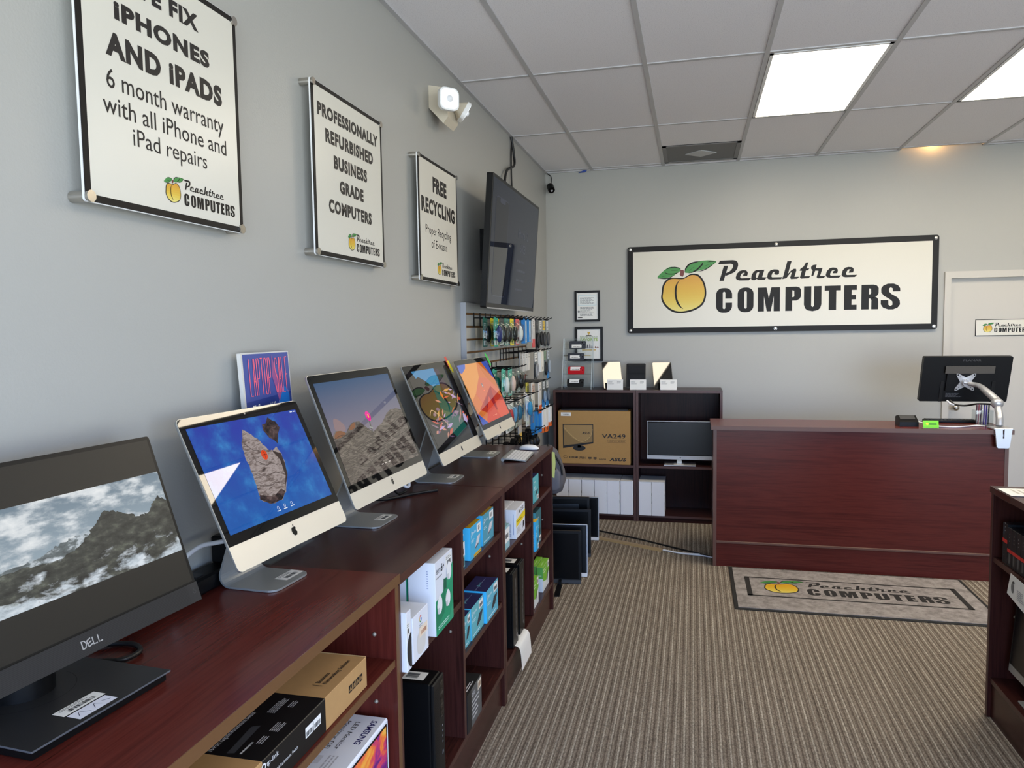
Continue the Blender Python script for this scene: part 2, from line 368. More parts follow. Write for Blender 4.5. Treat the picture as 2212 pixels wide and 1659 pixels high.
LOGO_VEINS=[(0.012,[(0.483,0.513),(0.493,0.548),(0.525,0.583),(0.574,0.597),(0.608,0.602)]),(0.012,[(0.516,0.505),(0.568,0.522),(0.603,0.55),(0.629,0.579),(0.629,0.592)]),(0.007,[(0.584,0.515),(0.638,0.526),(0.686,0.551),(0.742,0.596)]),(0.007,[(0.669,0.594),(0.702,0.599),(0.742,0.596)]),(0.007,[(0.517,0.524),(0.561,0.558)]),(0.007,[(0.65,0.562),(0.699,0.58)]),(0.007,[(0.313,0.537),(0.359,0.554),(0.398,0.56),(0.441,0.549),(0.449,0.537)]),(0.007,[(0.313,0.522),(0.339,0.506),(0.398,0.504),(0.444,0.521)]),(0.007,[(0.257,0.47),(0.339,0.466),(0.398,0.493)]),(0.007,[(0.372,0.532),(0.425,0.532)]),(0.007,[(0.292,0.481),(0.329,0.49)])]
# ---------------------------------------------------------------- the shop's mark: a peach and two lines of lettering
def clip(pts, lo, hi):
    for sgn, lim in ((1, lo), (-1, -hi)):
        out = []
        for i in range(len(pts)):
            a, b = pts[i], pts[(i + 1) % len(pts)]; da, db = sgn * a[1] - lim, sgn * b[1] - lim
            if da >= 0: out.append(a)
            if da * db < 0:
                t = da / (da - db); out.append((a[0] + (b[0] - a[0]) * t, a[1] + (b[1] - a[1]) * t))
        pts = out
        if not pts: return pts
    return pts
def ring(mb, fr, T_, x0, y0, x1, y1, r, ix0, iy0, ix1, iy1, ir, mat, d, skip=None):
    k = 6
    A = rrect(x1 - x0, y1 - y0, r, k, (x0 + x1) / 2, (y0 + y1) / 2); B = rrect(ix1 - ix0, iy1 - iy0, ir, k, (ix0 + ix1) / 2, (iy0 + iy1) / 2)
    if skip:   # insert break points on the right side so the gap is clean
        sx0, s0, s1 = skip
        def ins(L):
            out = []
            for i in range(len(L)):
                a, b = L[i], L[(i + 1) % len(L)]; out.append(a)
                if a[0] > sx0 and b[0] > sx0:
                    for q in (s0, s1):
                        if a[1] < q < b[1]: out.append((a[0] + (b[0] - a[0]) * (q - a[1]) / (b[1] - a[1]), q))
            return out
        A, B = ins(A), ins(B)
    n = len(A)
    for i in range(n):
        a, b, c, e = A[i], A[(i + 1) % n], B[(i + 1) % n], B[i]
        if skip and min(a[0], b[0]) > skip[0] and skip[1] - 1e-6 <= min(a[1], b[1]) and max(a[1], b[1]) <= skip[2] + 1e-6: continue
        mb.poly(fr, [T_(a), T_(b), T_(c), T_(e)], mat, d)
def letter(mb, fr, T_, ch, x0, x1, mat, d, y0=.168, y1=.367):
    w, h = x1 - x0, y1 - y0; q = lambda a, b: (x0 + a * w, y0 + b * h); pl = lambda L: mb.poly(fr, [T_(q(a, b)) for a, b in L], mat, d)
    s = .42
    R_ = lambda a0, b0, a1, b1: pl([(a0, b0), (a1, b0), (a1, b1), (a0, b1)])
    if ch in 'OC':
        ring(mb, fr, T_, x0, y0 - .004, x1, y1 + .004, .42 * w, x0 + s * w, y0 + .14 * h, x1 - s * w, y1 - .14 * h, .078 * w, mat, d, (x0 + .55 * w, y0 + .4 * h, y0 + .57 * h) if ch == 'C' else None)
    elif ch == 'M': pl([(0, 0), (.28, 0), (.28, .63), (.41, 0), (.59, 0), (.72, .63), (.72, 0), (1, 0), (1, 1), (.61, 1), (.5, .55), (.39, 1), (0, 1)])
    elif ch in 'PR':
        lo = .42 if ch == 'P' else .46
        R_(0, 0, .44, 1)
        pl([(.44, lo), (.7, lo), (.9, lo + .07), (1, lo + .18), (1, .86), (.9, .96), (.7, 1), (.44, 1), (.44, .85), (.56, .83), (.57, lo + .2), (.52, lo + .15), (.44, lo + .15)])
        if ch == 'R': pl([(.44, .46), (.86, .5), (.97, .42), (.99, .3), (.99, 0), (.59, 0), (.59, .38), (.54, .43), (.44, .44)])
    elif ch == 'U': pl([(0, 1), (0, .25), (.06, .1), (.2, .01), (.5, -.03), (.8, .01), (.94, .1), (1, .25), (1, 1), (.58, 1), (.58, .2), (.5, .14), (.42, .2), (.42, 1)])
    elif ch == 'T': R_(0, .8, 1, 1); R_(.26, 0, .72, .8)
    elif ch == 'E': R_(0, 0, .6, 1); R_(.6, .8, 1, 1); R_(.6, 0, 1, .2); R_(.6, .42, .94, .6)
    elif ch == 'S':
        pl([(1, .7), (.62, .7), (.61, .83), (.5, .87), (.41, .82), (.42, .7), (.55, .6), (.85, .47), (.98, .33), (1, .18), (.88, .05), (.65, -.02), (.4, -.02), (.12, .06), (0, .2), (0, .36), (.39, .36), (.4, .17), (.5, .12), (.61, .17), (.6, .3), (.45, .4), (.15, .54), (.02, .67), (.01, .83), (.12, .95), (.35, 1.02), (.65, 1.02), (.88, .95), (.99, .83)])
COMPUTERS = (('C', .742, .873), ('O', .917, 1.045), ('M', 1.079, 1.255), ('P', 1.297, 1.42), ('U', 1.442, 1.577), ('T', 1.601, 1.725), ('E', 1.750, 1.845), ('R', 1.880, 2.008), ('S', 2.025, 2.168))
def logo(mb, fr, u0, v0, k, ink='sign_black', paper='sign_white', d=.0006, grey=False, st=.0004):
    T_ = lambda p: (u0 + p[0] * k, v0 + p[1] * k)
    fr_pts = [(p.x, p.y) for p in smooth([(a, b, 0) for a, b in LOGO_FRUIT], 4, True)]
    cx = sum(p[0] for p in fr_pts) / len(fr_pts); cy = sum(p[1] for p in fr_pts) / len(fr_pts)
    mb.poly(fr, [T_(p) for p in fr_pts], ink, d)
    inn = [(cx + (x - cx) * .925, cy + (y - cy) * .915) for x, y in fr_pts]
    y0, y1 = min(p[1] for p in inn), max(p[1] for p in inn)
    nb = NF if k > .3 else 8
    for i in range(nb):
        c = clip(inn, y0 + (y1 - y0) * i / nb, y0 + (y1 - y0) * (i + 1) / nb)
        if len(c) > 2: mb.poly(fr, [T_(p) for p in c], P(180, 180, 180) if grey else 'fruit_%d' % int((nb - 1 - i) * (NF - 1) / (nb - 1)), d + st)
    mb.stroke(fr, [T_(p) for p in LOGO_GROOVE], .016 * k, ink, d + 2 * st, taper=True)
    for L in LOGO_LEAVES: mb.poly(fr, [T_((p.x, p.y)) for p in smooth([(a, b, 0) for a, b in L], 3, True)], P(70, 70, 70) if grey else 'green_leaf', d + 2 * st)
    for w, L in LOGO_VEINS: mb.stroke(fr, [T_(p) for p in L], w * k, ink, d + 3 * st, taper=True)
    mb.poly(fr, [T_(p) for p in LOGO_STEM], P(60, 60, 60) if grey else 'maroon', d + 3 * st)
    for L in LOGO_SCRIPT: mb.poly(fr, [T_(p) for p in L], ink, d)
    mb.poly(fr, [T_(p) for p in LOGO_AHOLE], paper, d + st)
    for ch, a, b in COMPUTERS: letter(mb, fr, T_, ch, a, b, ink, d)
def apple_mark(mb, fr, u, v, h, mat, d):
    q = lambda L: [(u + a * h, v + b * h) for a, b in L]
    body = [(0, .62), (.13, .66), (.27, .62), (.36, .53), (.27, .42), (.27, .26), (.38, .14), (.3, -.02), (.16, -.18), (.03, -.14), (-.1, -.17), (-.24, -.08), (-.36, .12), (-.38, .35), (-.3, .55), (-.14, .65)]
    mb.poly(fr, [(p.x, p.y) for p in smooth([(a, b, 0) for a, b in q(body)], 3, True)], mat, d)
    mb.poly(fr, q([(.01, .68), (.13, .74), (.18, .88), (.17, .94), (.05, .88), (0, .77)]), mat, d)
def tplink(mb, fr, u, v, h, mat, d, word=True):
    """A looped P-shaped mark with lower-case lettering."""
    c = (u + .38 * h, v + .62 * h); r = .26 * h
    mb.stroke(fr, [(c[0] + r * math.cos(t), c[1] + r * math.sin(t)) for t in [PI * 1.25 - i * 2 * PI / 14 for i in range(15)]], .13 * h, mat, d)
    mb.stroke(fr, [(u + .12 * h, v + .62 * h), (u + .12 * h, v)], .13 * h, mat, d, 0); mb.stroke(fr, [(u, v + .3 * h), (u + .35 * h, v + .3 * h)], .1 * h, mat, d, 0)
    if word: mb.text(fr, 'tp-link', u + .8 * h, v + .3 * h, u + 2.6 * h, v + .85 * h, mat, d)
# ---------------------------------------------------------------- the room
H = 3.01
XR, YF = 6.3, -9.2
def carpet_mat():
    m, n, l, b = new_mat('carpet')
    t = n.new('ShaderNodeTexCoord'); sx = n.new('ShaderNodeSeparateXYZ'); l.new(t.outputs['Object'], sx.inputs[0])
    wv = n.new('ShaderNodeTexNoise'); wv.inputs['Scale'].default_value = 1.0; wv.inputs['Detail'].default_value = 2
    mp = n.new('ShaderNodeMapping'); mp.inputs['Scale'].default_value = (150, 2.2, 1); l.new(t.outputs['Object'], mp.inputs[0]); l.new(mp.outputs[0], wv.inputs['Vector'])
    md = n.new('ShaderNodeMath'); md.operation = 'MULTIPLY_ADD'; md.inputs[1].default_value = 1 / .035; l.new(sx.outputs['X'], md.inputs[0]); md.inputs[2].default_value = 400
    fr = n.new('ShaderNodeMath'); fr.operation = 'FRACT'; l.new(md.outputs[0], fr.inputs[0])
    r = ramp(n, [(0, (138, 127, 115)), (.12, (108, 97, 87)), (.22, (112, 101, 91)), (.3, (148, 138, 126)), (.42, (126, 115, 104)), (.54, (176, 168, 156)), (.64, (180, 172, 160)), (.72, (116, 105, 94)), (.86, (152, 142, 130)), (1, (138, 127, 115))])
    l.new(fr.outputs[0], r.inputs[0])
    # tufts: short dashes along each row
    mp2 = n.new('ShaderNodeMapping'); mp2.inputs['Scale'].default_value = (190, 95, 1); l.new(t.outputs['Object'], mp2.inputs[0])
    vo = n.new('ShaderNodeTexVoronoi'); vo.inputs['Scale'].default_value = 1.0; l.new(mp2.outputs[0], vo.inputs['Vector'])
    mr = n.new('ShaderNodeMapRange'); mr.inputs['From Max'].default_value = .8; mr.inputs['To Min'].default_value = 1.22; mr.inputs['To Max'].default_value = .6; l.new(vo.outputs['Distance'], mr.inputs['Value'])
    m2 = n.new('ShaderNodeMapRange'); m2.inputs['From Min'].default_value = .3; m2.inputs['From Max'].default_value = .7; m2.inputs['To Min'].default_value = .78; m2.inputs['To Max'].default_value = 1.2; l.new(wv.outputs['Fac'], m2.inputs['Value'])
    mm = n.new('ShaderNodeMath'); mm.operation = 'MULTIPLY'; l.new(mr.outputs[0], mm.inputs[0]); l.new(m2.outputs[0], mm.inputs[1])
    hv = n.new('ShaderNodeHueSaturation'); l.new(r.outputs[0], hv.inputs['Color']); l.new(mm.outputs[0], hv.inputs['Value']); l.new(hv.outputs[0], b.inputs['Base Color'])
    b.inputs['Roughness'].default_value = .95; b.inputs['Specular IOR Level'].default_value = .1
    bp = n.new('ShaderNodeBump'); bp.inputs['Strength'].default_value = .5; bp.inputs['Distance'].default_value = .003; bp.invert = True
    l.new(vo.outputs['Distance'], bp.inputs['Height']); l.new(bp.outputs[0], b.inputs['Normal'])
carpet_mat()
def tile_mat():
    m, n, l, b = new_mat('ceiling_tile')
    t = n.new('ShaderNodeTexCoord'); nz = n.new('ShaderNodeTexNoise'); nz.inputs['Scale'].default_value = 220; nz.inputs['Detail'].default_value = 3; l.new(t.outputs['Object'], nz.inputs['Vector'])
    r = ramp(n, [(.3, (214, 212, 215)), (.42, (236, 234, 237)), (.62, (241, 239, 242)), (.74, (248, 247, 249))]); l.new(nz.outputs['Fac'], r.inputs[0]); l.new(r.outputs[0], b.inputs['Base Color'])
    b.inputs['Roughness'].default_value = .9
    bp = n.new('ShaderNodeBump'); bp.inputs['Strength'].default_value = .3; bp.inputs['Distance'].default_value = .002; l.new(nz.outputs['Fac'], bp.inputs['Height']); l.new(bp.outputs[0], b.inputs['Normal'])
tile_mat(); pmat('tee_bar', (190, 189, 190), .5)

struct(MB().box(-.1, XR + .1, YF - .1, .1, -.08, 0, 'carpet').obj('floor', origin=(0, 0, 0)))
GX0, GY0, TX, TY = .4179, -.0872, .61, 1.22
cb = MB()
cb.box(0, XR, YF, GY0, H, H + .05, 'ceiling_tile')
RX0, RX1 = GX0 + 4 * TX + .012, GX0 + 5 * TX - .012      # opening of the recessed bulb at the back wall
cb.box(0, RX0, GY0, 0, H, H + .05, 'ceiling_tile'); cb.box(RX1, XR, GY0, 0, H, H + .05, 'ceiling_tile')
for a in ((RX0 - .01, RX0, GY0, 0), (RX1, RX1 + .01, GY0, 0), (RX0, RX1, GY0 - .01, GY0)): cb.box(a[0], a[1], a[2], a[3], H + .05, H + .2, 'ceiling_tile')
cb.box(RX0, RX1, GY0, 0, H + .19, H + .2, 'ceiling_tile')
x = GX0
while x < XR: cb.box(x - .012, x + .012, YF, 0, H - .006, H, 'tee_bar'); x += TX
y = GY0
while y > YF: cb.box(0, XR, y - .012, y + .012, H - .005, H, 'tee_bar'); y -= TY
cb.box(0, .022, YF, 0, H - .007, H, 'tee_bar'); cb.box(0, RX0, -.02, 0, H - .007, H, 'tee_bar'); cb.box(RX1, XR, -.02, 0, H - .007, H, 'tee_bar')
struct(cb.obj('ceiling', origin=(0, 0, H)))
struct(MB().box(-.1, 0, YF, 0, 0, H + .2, 'wall_paint').obj('wall_left', origin=(0, 0, 0)))
DX0, DX1, DZ = 3.258, 4.17, 1.99
wb_ = MB().box(-.1, DX0, 0, .12, 0, H + .2, 'wall_paint').box(DX1, XR + .1, 0, .12, 0, H + .2, 'wall_paint').box(DX0, DX1, 0, .12, DZ, H + .2, 'wall_paint')
struct(wb_.obj('wall_back', origin=(0, 0, 0)))
SY0, SY1 = -8.95, -6.75
struct(MB().box(XR, XR + .1, SY1, 0, 0, H + .2, 'wall_paint').box(XR, XR + .1, YF, SY0, 0, H + .2, 'wall_paint').box(XR, XR + .1, SY0, SY1, 0, .12, 'wall_paint').box(XR, XR + .1, SY0, SY1, 2.62, H + .2, 'wall_paint').obj('wall_right', origin=(XR, 0, 0)))
w2 = struct(MB().box(XR + .02, XR + .07, SY0, SY1, .12, .17, 'aluminium').box(XR + .02, XR + .07, SY0, SY1, 2.57, 2.62, 'aluminium').obj('added_side_window', origin=(XR, 0, 0)))  # side window added to throw more daylight on the near left wall
m2 = MB()
for i in range(4):
    yy = SY0 + (SY1 - SY0) * i / 3; m2.box(XR + .02, XR + .07, max(SY0, yy - .025), min(SY1, yy + .025), .12, 2.62, 'aluminium')
m2.obj('window_frame', w2)
MB().box(XR + .042, XR + .048, SY0, SY1, .12, 2.62, 'window_glass').obj('window_pane', w2)
WX0, WX1, WZ0, WZ1 = .7, 5.9, .12, 2.62
wf = MB().box(-.1, WX0, YF - .1, YF, 0, H + .2, 'wall_paint').box(WX1, XR + .1, YF - .1, YF, 0, H + .2, 'wall_paint').box(WX0, WX1, YF - .1, YF, 0, WZ0, 'wall_paint').box(WX0, WX1, YF - .1, YF, WZ1, H + .2, 'wall_paint')
struct(wf.obj('wall_front', origin=(0, YF, 0)))
wd = struct(MB().box(WX0, WX1, YF - .07, YF - .02, WZ0, WZ0 + .05, 'aluminium').box(WX0, WX1, YF - .07, YF - .02, WZ1 - .05, WZ1, 'aluminium').obj('window_1', origin=(0, 0, 0)))
mu = MB()
for i in range(5):
    xx = WX0 + (WX1 - WX0) * i / 4; mu.box(max(WX0, xx - .025), min(WX1, xx + .025), YF - .07, YF - .02, WZ0, WZ1, 'aluminium')
mu.obj('window_frame', wd)
MB().box(WX0, WX1, YF - .048, YF - .042, WZ0, WZ1, 'window_glass').obj('window_pane', wd)

d = struct(MB().box(DX0, DX1, .035, .075, .006, DZ, 'door_paint').obj('door_1', origin=(DX0, .05, 0)))
fm = MB()
for (a, b_) in ((DX0 - .042, DX0), (DX1, DX1 + .042)): fm.box(a, b_, -.018, -.0004, 0, DZ + .045, 'door_paint').box(*((DX1 - .004, DX1 + .012) if a > 3.5 else (DX0 - .012, DX0 + .004)), -.0175, .034, 0, DZ, 'door_paint')
fm.box(DX0, DX1, -.018, -.0004, DZ, DZ + .045, 'door_paint').box(DX0 + .004, DX1 - .004, -.0175, .034, DZ - .008, DZ + .002, 'door_paint')
fm.obj('door_frame', d)
MB().cyl((DX0 + .055, .035, .955), (DX0 + .055, -.02, .955), .012, 'steel').ell((DX0 + .055, -.035, .955), (.026, .02, .026), 'steel').obj('door_handle', d)

# ---------------------------------------------------------------- ceiling lamps, vent, recessed bulb
emit('diffuser', (255, 240, 214), PANEL_STRENGTH, (255, 255, 255), .4)
def panel(ix, iy, label, group=None):
    x0 = GX0 + TX * ix + .016; x1 = x0 + TX - .032; y1 = GY0 - TY * iy - .016; y0 = y1 - TY + .032
    t = thing('ceiling_light', label, 'ceiling light', ((x0 + x1) / 2, (y0 + y1) / 2, H - .012), 0, group)
    f = MB()
    for (a, b_, c, e) in ((x0, x0 + .018, y0, y1), (x1 - .018, x1, y0, y1), (x0, x1, y0, y0 + .018), (x0, x1, y1 - .018, y1)): f.box(a, b_, c, e, H - .008, H - .0005, 'white_plastic')
    f.obj('frame', t)
    MB().box(x0 + .018, x1 - .018, y0 + .018, y1 - .018, H - .006, H - .002, 'diffuser').obj('diffuser', t)
panel(2, 1, 'bright fluorescent ceiling panel wholly in view above the counter')
panel(4, 1, 'bright fluorescent ceiling panel cut off at the right edge of the picture')
panel(4, 4, 'added fluorescent ceiling panel unseen behind the camera')  # unseen panel, put in to brighten the near end of the room
panel(6, 1, 'fluorescent ceiling panel by the right hand wall'); 
x0 = GX0 + TX + .014; x1 = x0 + TX - .028
t = thing('ceiling_vent', 'square grey air vent with a white diamond in the ceiling', 'air vent', ((x0 + x1) / 2, GY0 - .3, H - .008))
MB().box(x0, x1, GY0 - .6, GY0 - .014, H - .004, H - .0005, P(120, 119, 119, .8)).obj('grille', t)
MB().prism(Fr(((x0 + x1) / 2, GY0 - .3, H - .004), (1, 0, 0), (0, -1, 0)), [(-.12, 0), (0, -.11), (.12, 0), (0, .11)], 0, .006, P(190, 190, 190)).obj('deflector', t)
fv = MB()
for (a, b_, c, e) in ((x0, x0 + .03, GY0 - .6, GY0 - .014), (x1 - .03, x1, GY0 - .6, GY0 - .014), (x0, x1, GY0 - .6, GY0 - .57), (x0, x1, GY0 - .044, GY0 - .014)): fv.box(a, b_, c, e, H - .007, H - .0005, P(134, 133, 133, .7))
fv.obj('frame', t)
emit('warm_bulb', (255, 196, 120), 40, (255, 220, 170), .4)
bl = thing('recessed_bulb', 'warm glowing bulb in the slot above the back wall', 'bulb', (3.1, -.045, H + .03))
MB().ell((3.1, -.045, H + .055), (.028, .028, .028), 'warm_bulb').obj('bulb', bl)
MB().cyl((3.1, -.045, H + .08), (3.1, -.045, H + .19), .018, 'white_plastic').obj('socket', bl)

# ---------------------------------------------------------------- back wall: sign, frames, door sign
def board(mb, fr, w, h, border, rim_mat, face_mat, t, r=.02):
    mb.prism(fr, rrect(w, h, r, 4, w / 2, h / 2), -t, 0, rim_mat)
    mb.rect(fr, border, border, w - border, h - border, face_mat, .0006)
SW, SH = 2.442, .745
fr = Fr((.722, -.03, 1.582), (1, 0, 0), (0, 0, 1))
t = thing('wall_sign', 'long white shop sign with peach mark and black border on back wall', 'sign', (1.94, -.015, 1.58))
mb = MB(); board(mb, fr, SW, SH, .046, 'sign_black', 'sign_white', .022); logo(mb, fr, 0, 0, 1.0, d=.0012); mb.obj('sign_panel', t)
for u in (.024, SW / 2, SW - .024):
    for v in (.024, SH - .024): MB().cyl(fr.p(u, v, -.0005), fr.p(u, v, .006), .013, 'steel').ell(fr.p(u, v, .006), (.012, .004, .012), 'steel').obj('cap_screw', t)
MB().box(1.5, 2.4, -.0085, -.0005, 1.7, 2.2, 'grey_plastic').obj('backing', t)
fr = Fr((3.456, .028, 1.523), (1, 0, 0), (0, 0, 1))
mb = MB(); board(mb, fr, .43, .131, .0045, 'sign_black', 'sign_white', .006, .002); logo(mb, fr, 0.005, 0, .172, d=.0012)
tag(mb.obj('door_sign'), 'small white sign with peach mark on the grey door', 'sign')
def picture_frame(name, label, x0, x1, z0, z1, draw, fw=.018):
    t = thing(name, label, 'picture frame', ((x0 + x1) / 2, -.008, z0)); w, h = x1 - x0, z1 - z0; fr = Fr((x0, -.022, z0), (1, 0, 0), (0, 0, 1))
    f = MB()
    for (a, b_, c, e) in ((0, fw, 0, h), (w - fw, w, 0, h), (fw, w - fw, 0, fw), (fw, w - fw, h - fw, h)): f.box(x0 + a, x0 + b_, -.022, -.001, z0 + c, z0 + e, 'black_satin', .002)
    f.obj('frame', t)
    p = MB().box(x0 + fw, x1 - fw, -.012, -.002, z0 + fw, z1 - fw, 'white_paper'); fp = Fr((x0 + fw, -.012, z0 + fw), (1, 0, 0), (0, 0, 1)); draw(p, fp, w - 2 * fw, h - 2 * fw)
    p.obj('certificate', t)
def cert(p, f, w, h):
    g = P(120, 122, 124); pb = P(205, 222, 226)
    p.rect(f, .012, h * .52, w - .012, h - .02, pb, .0004); p.rect(f, .018, h * .545, w - .018, h - .026, P(232, 236, 234), .0007)
    p.lines(f, .03, h * .58, w - .03, h - .04, 7, g, .001); p.lines(f, .03, .03, w - .03, h * .48, 8, g, .001); p.disc(f, .018, h * .3, .01, g, .001)
    p.rect(f, .01, .014, .05, .021, 'ink', .001)
picture_frame('certificate_frame', 'upper black frame holding a printed certificate on back wall', .253, .477, 1.692, 1.964, cert)
def fav(p, f, w, h):
    gd = P(196, 160, 52); gn = P(150, 186, 74)
    p.text(f, 'NEIGHBORHOOD', w * .12, h * .715, w * .88, h * .765, P(110, 140, 80), .0006, .01); p.text(f, 'FAVORITE', w * .13, h * .6, w * .89, h * .695, gn, .0006, .03)
    c = w / 2
    p.poly(f, [(c - .014, h * .9), (c + .014, h * .9), (c + .01, h * .86), (c, h * .84), (c - .01, h * .86)], gd, .0006); p.rect(f, c - .003, h * .8, c + .003, h * .845, gd, .0006)
    p.poly(f, [(c - .03, h * .77), (c - .02, h * .8), (c + .02, h * .8), (c + .03, h * .77)], P(50, 50, 50), .0008)
    for i, (u, hh, cc) in enumerate(((.3, .1, (150, 110, 90)), (.4, .12, (90, 90, 100)), (.5, .13, (120, 110, 120)), (.6, .1, (60, 60, 70)), (.75, .06, (110, 70, 50)), (.84, .05, (130, 70, 60)))): p.poly(f, [(w * u, h * .36), (w * u + .018, h * .36), (w * u + .012, h * (.36 + hh)), (w * u + .004, h * (.36 + hh))], P(*cc), .0006)
    p.rect(f, w * .2, h * .28, w * .8, h * .31, gd, .0006); p.lines(f, w * .3, h * .08, w * .7, h * .12, 1, gd, .0006)
picture_frame('award_frame', 'lower black frame holding a green lettered award behind the phone rack', .252, .501, 1.341, 1.646, fav, .022)

# ---------------------------------------------------------------- left wall: three stand-off posters
def poster(label, y0, z0, w, h, lines_):
    t = thing('wall_poster', label, 'poster', (.02, y0 + w / 2, z0), 0, None)
    fr = Fr((.042, y0, z0), (0, 1, 0), (0, 0, 1)); mb = MB()
    mb.prism(fr, rrect(w, h, .008, 3, w / 2, h / 2), -.005, 0, 'white_plastic')
    mb.prism(fr, rrect(w - .004, h - .004, .006, 3, w / 2, h / 2), -.0001, .002, 'sign_black'); mb.rect(fr, .017, .017, w - .017, h - .017, 'sign_white', .0025)
    for (s, u0, v0, u1, v1, bold) in lines_: mb.text(fr, s, u0, v0, u1, v1, 'ink', .003, bold)
    logo(mb, fr, .205, .0153, .148, d=.003, st=.0003); mb.obj('printed_panel', t)
    for u in (.012, w - .012):
        for v in (.012, h - .012): MB().cyl((.0005, y0 + u, z0 + v), (.0368, y0 + u, z0 + v), .0125, 'steel').cyl((.044, y0 + u, z0 + v), (.05, y0 + u, z0 + v), .0125, 'steel').obj('standoff', t)
B = .055
poster('largest looking nearest white poster about phone and tablet repairs', -5.287, 1.907, .566, .588,
       [('WE FIX', .15, .488, .400, .530, B), ('iPHONES', .108, .410, .440, .452, B), ('AND iPADS', .078, .325, .488, .379, B), ('6 month warranty', .076, .243, .490, .298, .004), ('with all iPhone and', .062, .200, .498, .240, .004), ('iPad repairs', .148, .135, .412, .186, 0)])
poster('middle white wall poster about refurbished business computers', -4.307, 1.889, .578, .584,
       [('PROFESSIONALLY', .040, .472, .535, .518, B), ('REFURBISHED', .092, .393, .485, .441, B), ('BUSINESS', .149, .313, .425, .361, B), ('GRADE', .189, .234, .388, .281, B), ('COMPUTERS', .102, .156, .457, .203, B)])
poster('white wall poster about free recycling next to the television', -3.323, 1.866, .586, .586,
       [('FREE', .2, .434, .408, .509, B), ('RECYCLING', .037, .322, .535, .396, B), ('Proper Recycling', .088, .215, .468, .268, 0), ('of E-waste', .166, .165, .402, .205, 0)])

# ---------------------------------------------------------------- left wall: emergency light, television, cables, camera
t = thing('emergency_light', 'cream twin-head emergency light high on left wall', 'emergency light', (.04, -2.9, 2.7))
MB().prism(Fr((0, -2.87, 0), (1, 0, 0), (0, 0, 1)), [(.001, 2.84), (.001, 2.73), (.075, 2.65), (.10, 2.68), (.09, 2.82)], 0, .16, 'cream_plastic').obj('housing', t)
pmat('lamp_lens', (240, 242, 244), .12, .0); emit('lamp_reflector', (235, 238, 242), .5, (230, 230, 232), .2)
def head(c, d, w):
    d = V(d).normalized(); u = V((0, 0, 1)).cross(d).normalized(); v = d.cross(u); fr = Fr(V(c), u, v); mb = MB()
    q = rrect(w, w, w * .28, 5)
    mb.prism(fr, q, -.02, 0, 'white_plastic')
    lo = [fr.p(a * .95, b_ * .95, -.02) for a, b_ in q]; hi = [fr.p(a * .45, b_ * .45, -.055) for a, b_ in q]; n = len(q)
    mb.add(lo + hi, [(i, n + i, n + (i + 1) % n, (i + 1) % n) for i in range(n)] + [tuple(n + i for i in range(n))[::-1]], 'cream_plastic')
    o = mb.obj('lamp_head', t)
    MB().prism(fr, rrect(w * .86, w * .86, w * .24, 5), 0, .003, 'lamp_reflector').ell(fr.p(0, 0, .001), (.016, .016, .016), 'lamp_lens', 12, 8).obj('lens', o)
head((.15, -3.155, 2.725), (.7, -.65, -.02), .105); head((.155, -2.905, 2.725), (.75, .45, -.5), .095)

t = thing('television', 'black wall mounted flat television tilted down beside the slatwall', 'television', (.1, -1.93, 1.75))
TWd, THt = 1.245, .735
fr = Fr((.168, -2.64, 1.75), (0, 1, 0), (.054, 0, .742)); mb = MB()
mb.prism(fr, rrect(TWd, THt, .012, 4, TWd / 2, THt / 2), -.035, 0, 'black_satin')
mb.prism(fr, rrect(TWd * .66, THt * .66, .05, 4, TWd / 2, THt * .5), -.055, -.034, 'black_plastic')
mb.rect(fr, .02, -.001, TWd - .02, .006, 'silver', .0006); mb.obj('cabinet', t)
emit('tv_grey', (44, 50, 66), .4, spec=.1); emit('tv_faint', (72, 76, 92), .45, spec=.1); emit('tv_phone', (40, 42, 52), .4, spec=.1)
mb = MB(); mb.rect(fr, .018, .03, TWd - .018, THt - .018, 'tv_grey', .0008)
q = rrect(.3, .56, .035, 4, .24, .35); mb.poly(fr, q, 'tv_faint', .0012); mb.poly(fr, rrect(.288, .548, .03, 4, .24, .35), 'tv_phone', .0016); mb.poly(fr, rrect(.12, .03, .012, 3, .24, .615), 'tv_faint', .002)
mb.text(fr, 'iPhone 12', .66, .46, .94, .52, 'tv_faint', .0012, .03); mb.text(fr, '64GB', .74, .37, .88, .43, 'tv_faint', .0012, .03)
for i in range(4): mb.lines(fr, .66, .12 + .06 * i, .92, .15 + .06 * i, 1, 'tv_faint', .0012)
mb.obj('screen', t)
MB().box(.0005, .02, -2.15, -1.85, 2.0, 2.25, 'black_plastic').box(.02, .115, -1.98, -1.9, 2.05, 2.2, 'black_plastic').obj('mount', t)
path = smooth([(.012, -1.33, 3.0), (.02, -1.30, 2.9), (.03, -1.33, 2.8), (.03, -1.55, 2.72), (.04, -1.66, 2.6), (.05, -1.7, 2.4)], 8)
tag(MB().tube(path, .009, 'cable_black').obj('power_cable'), 'black cable looping from the ceiling down behind the television', 'cable')
tag(MB().tube(smooth([(.012, -1.31, 3.0), (.012, -1.345, 2.85), (.02, -1.36, 2.6), (.06, -1.44, 2.4)], 8), .006, 'cable_black').obj('signal_cable'), 'thin straight black cable dropping from ceiling behind the television', 'cable')
t = thing('security_camera', 'small black bullet camera hanging in the far ceiling corner', 'camera', (.06, -.06, 2.83))
MB().cyl((.05, -.05, 2.885), (.072, -.1, 2.84), .03, 'black_plastic').obj('body', t)
MB().cyl((.0722, -.1005, 2.8395), (.074, -.104, 2.836), .022, 'black_gloss').cyl((.0742, -.1045, 2.8355), (.0746, -.1055, 2.835), .01, 'silver').obj('lens', t)
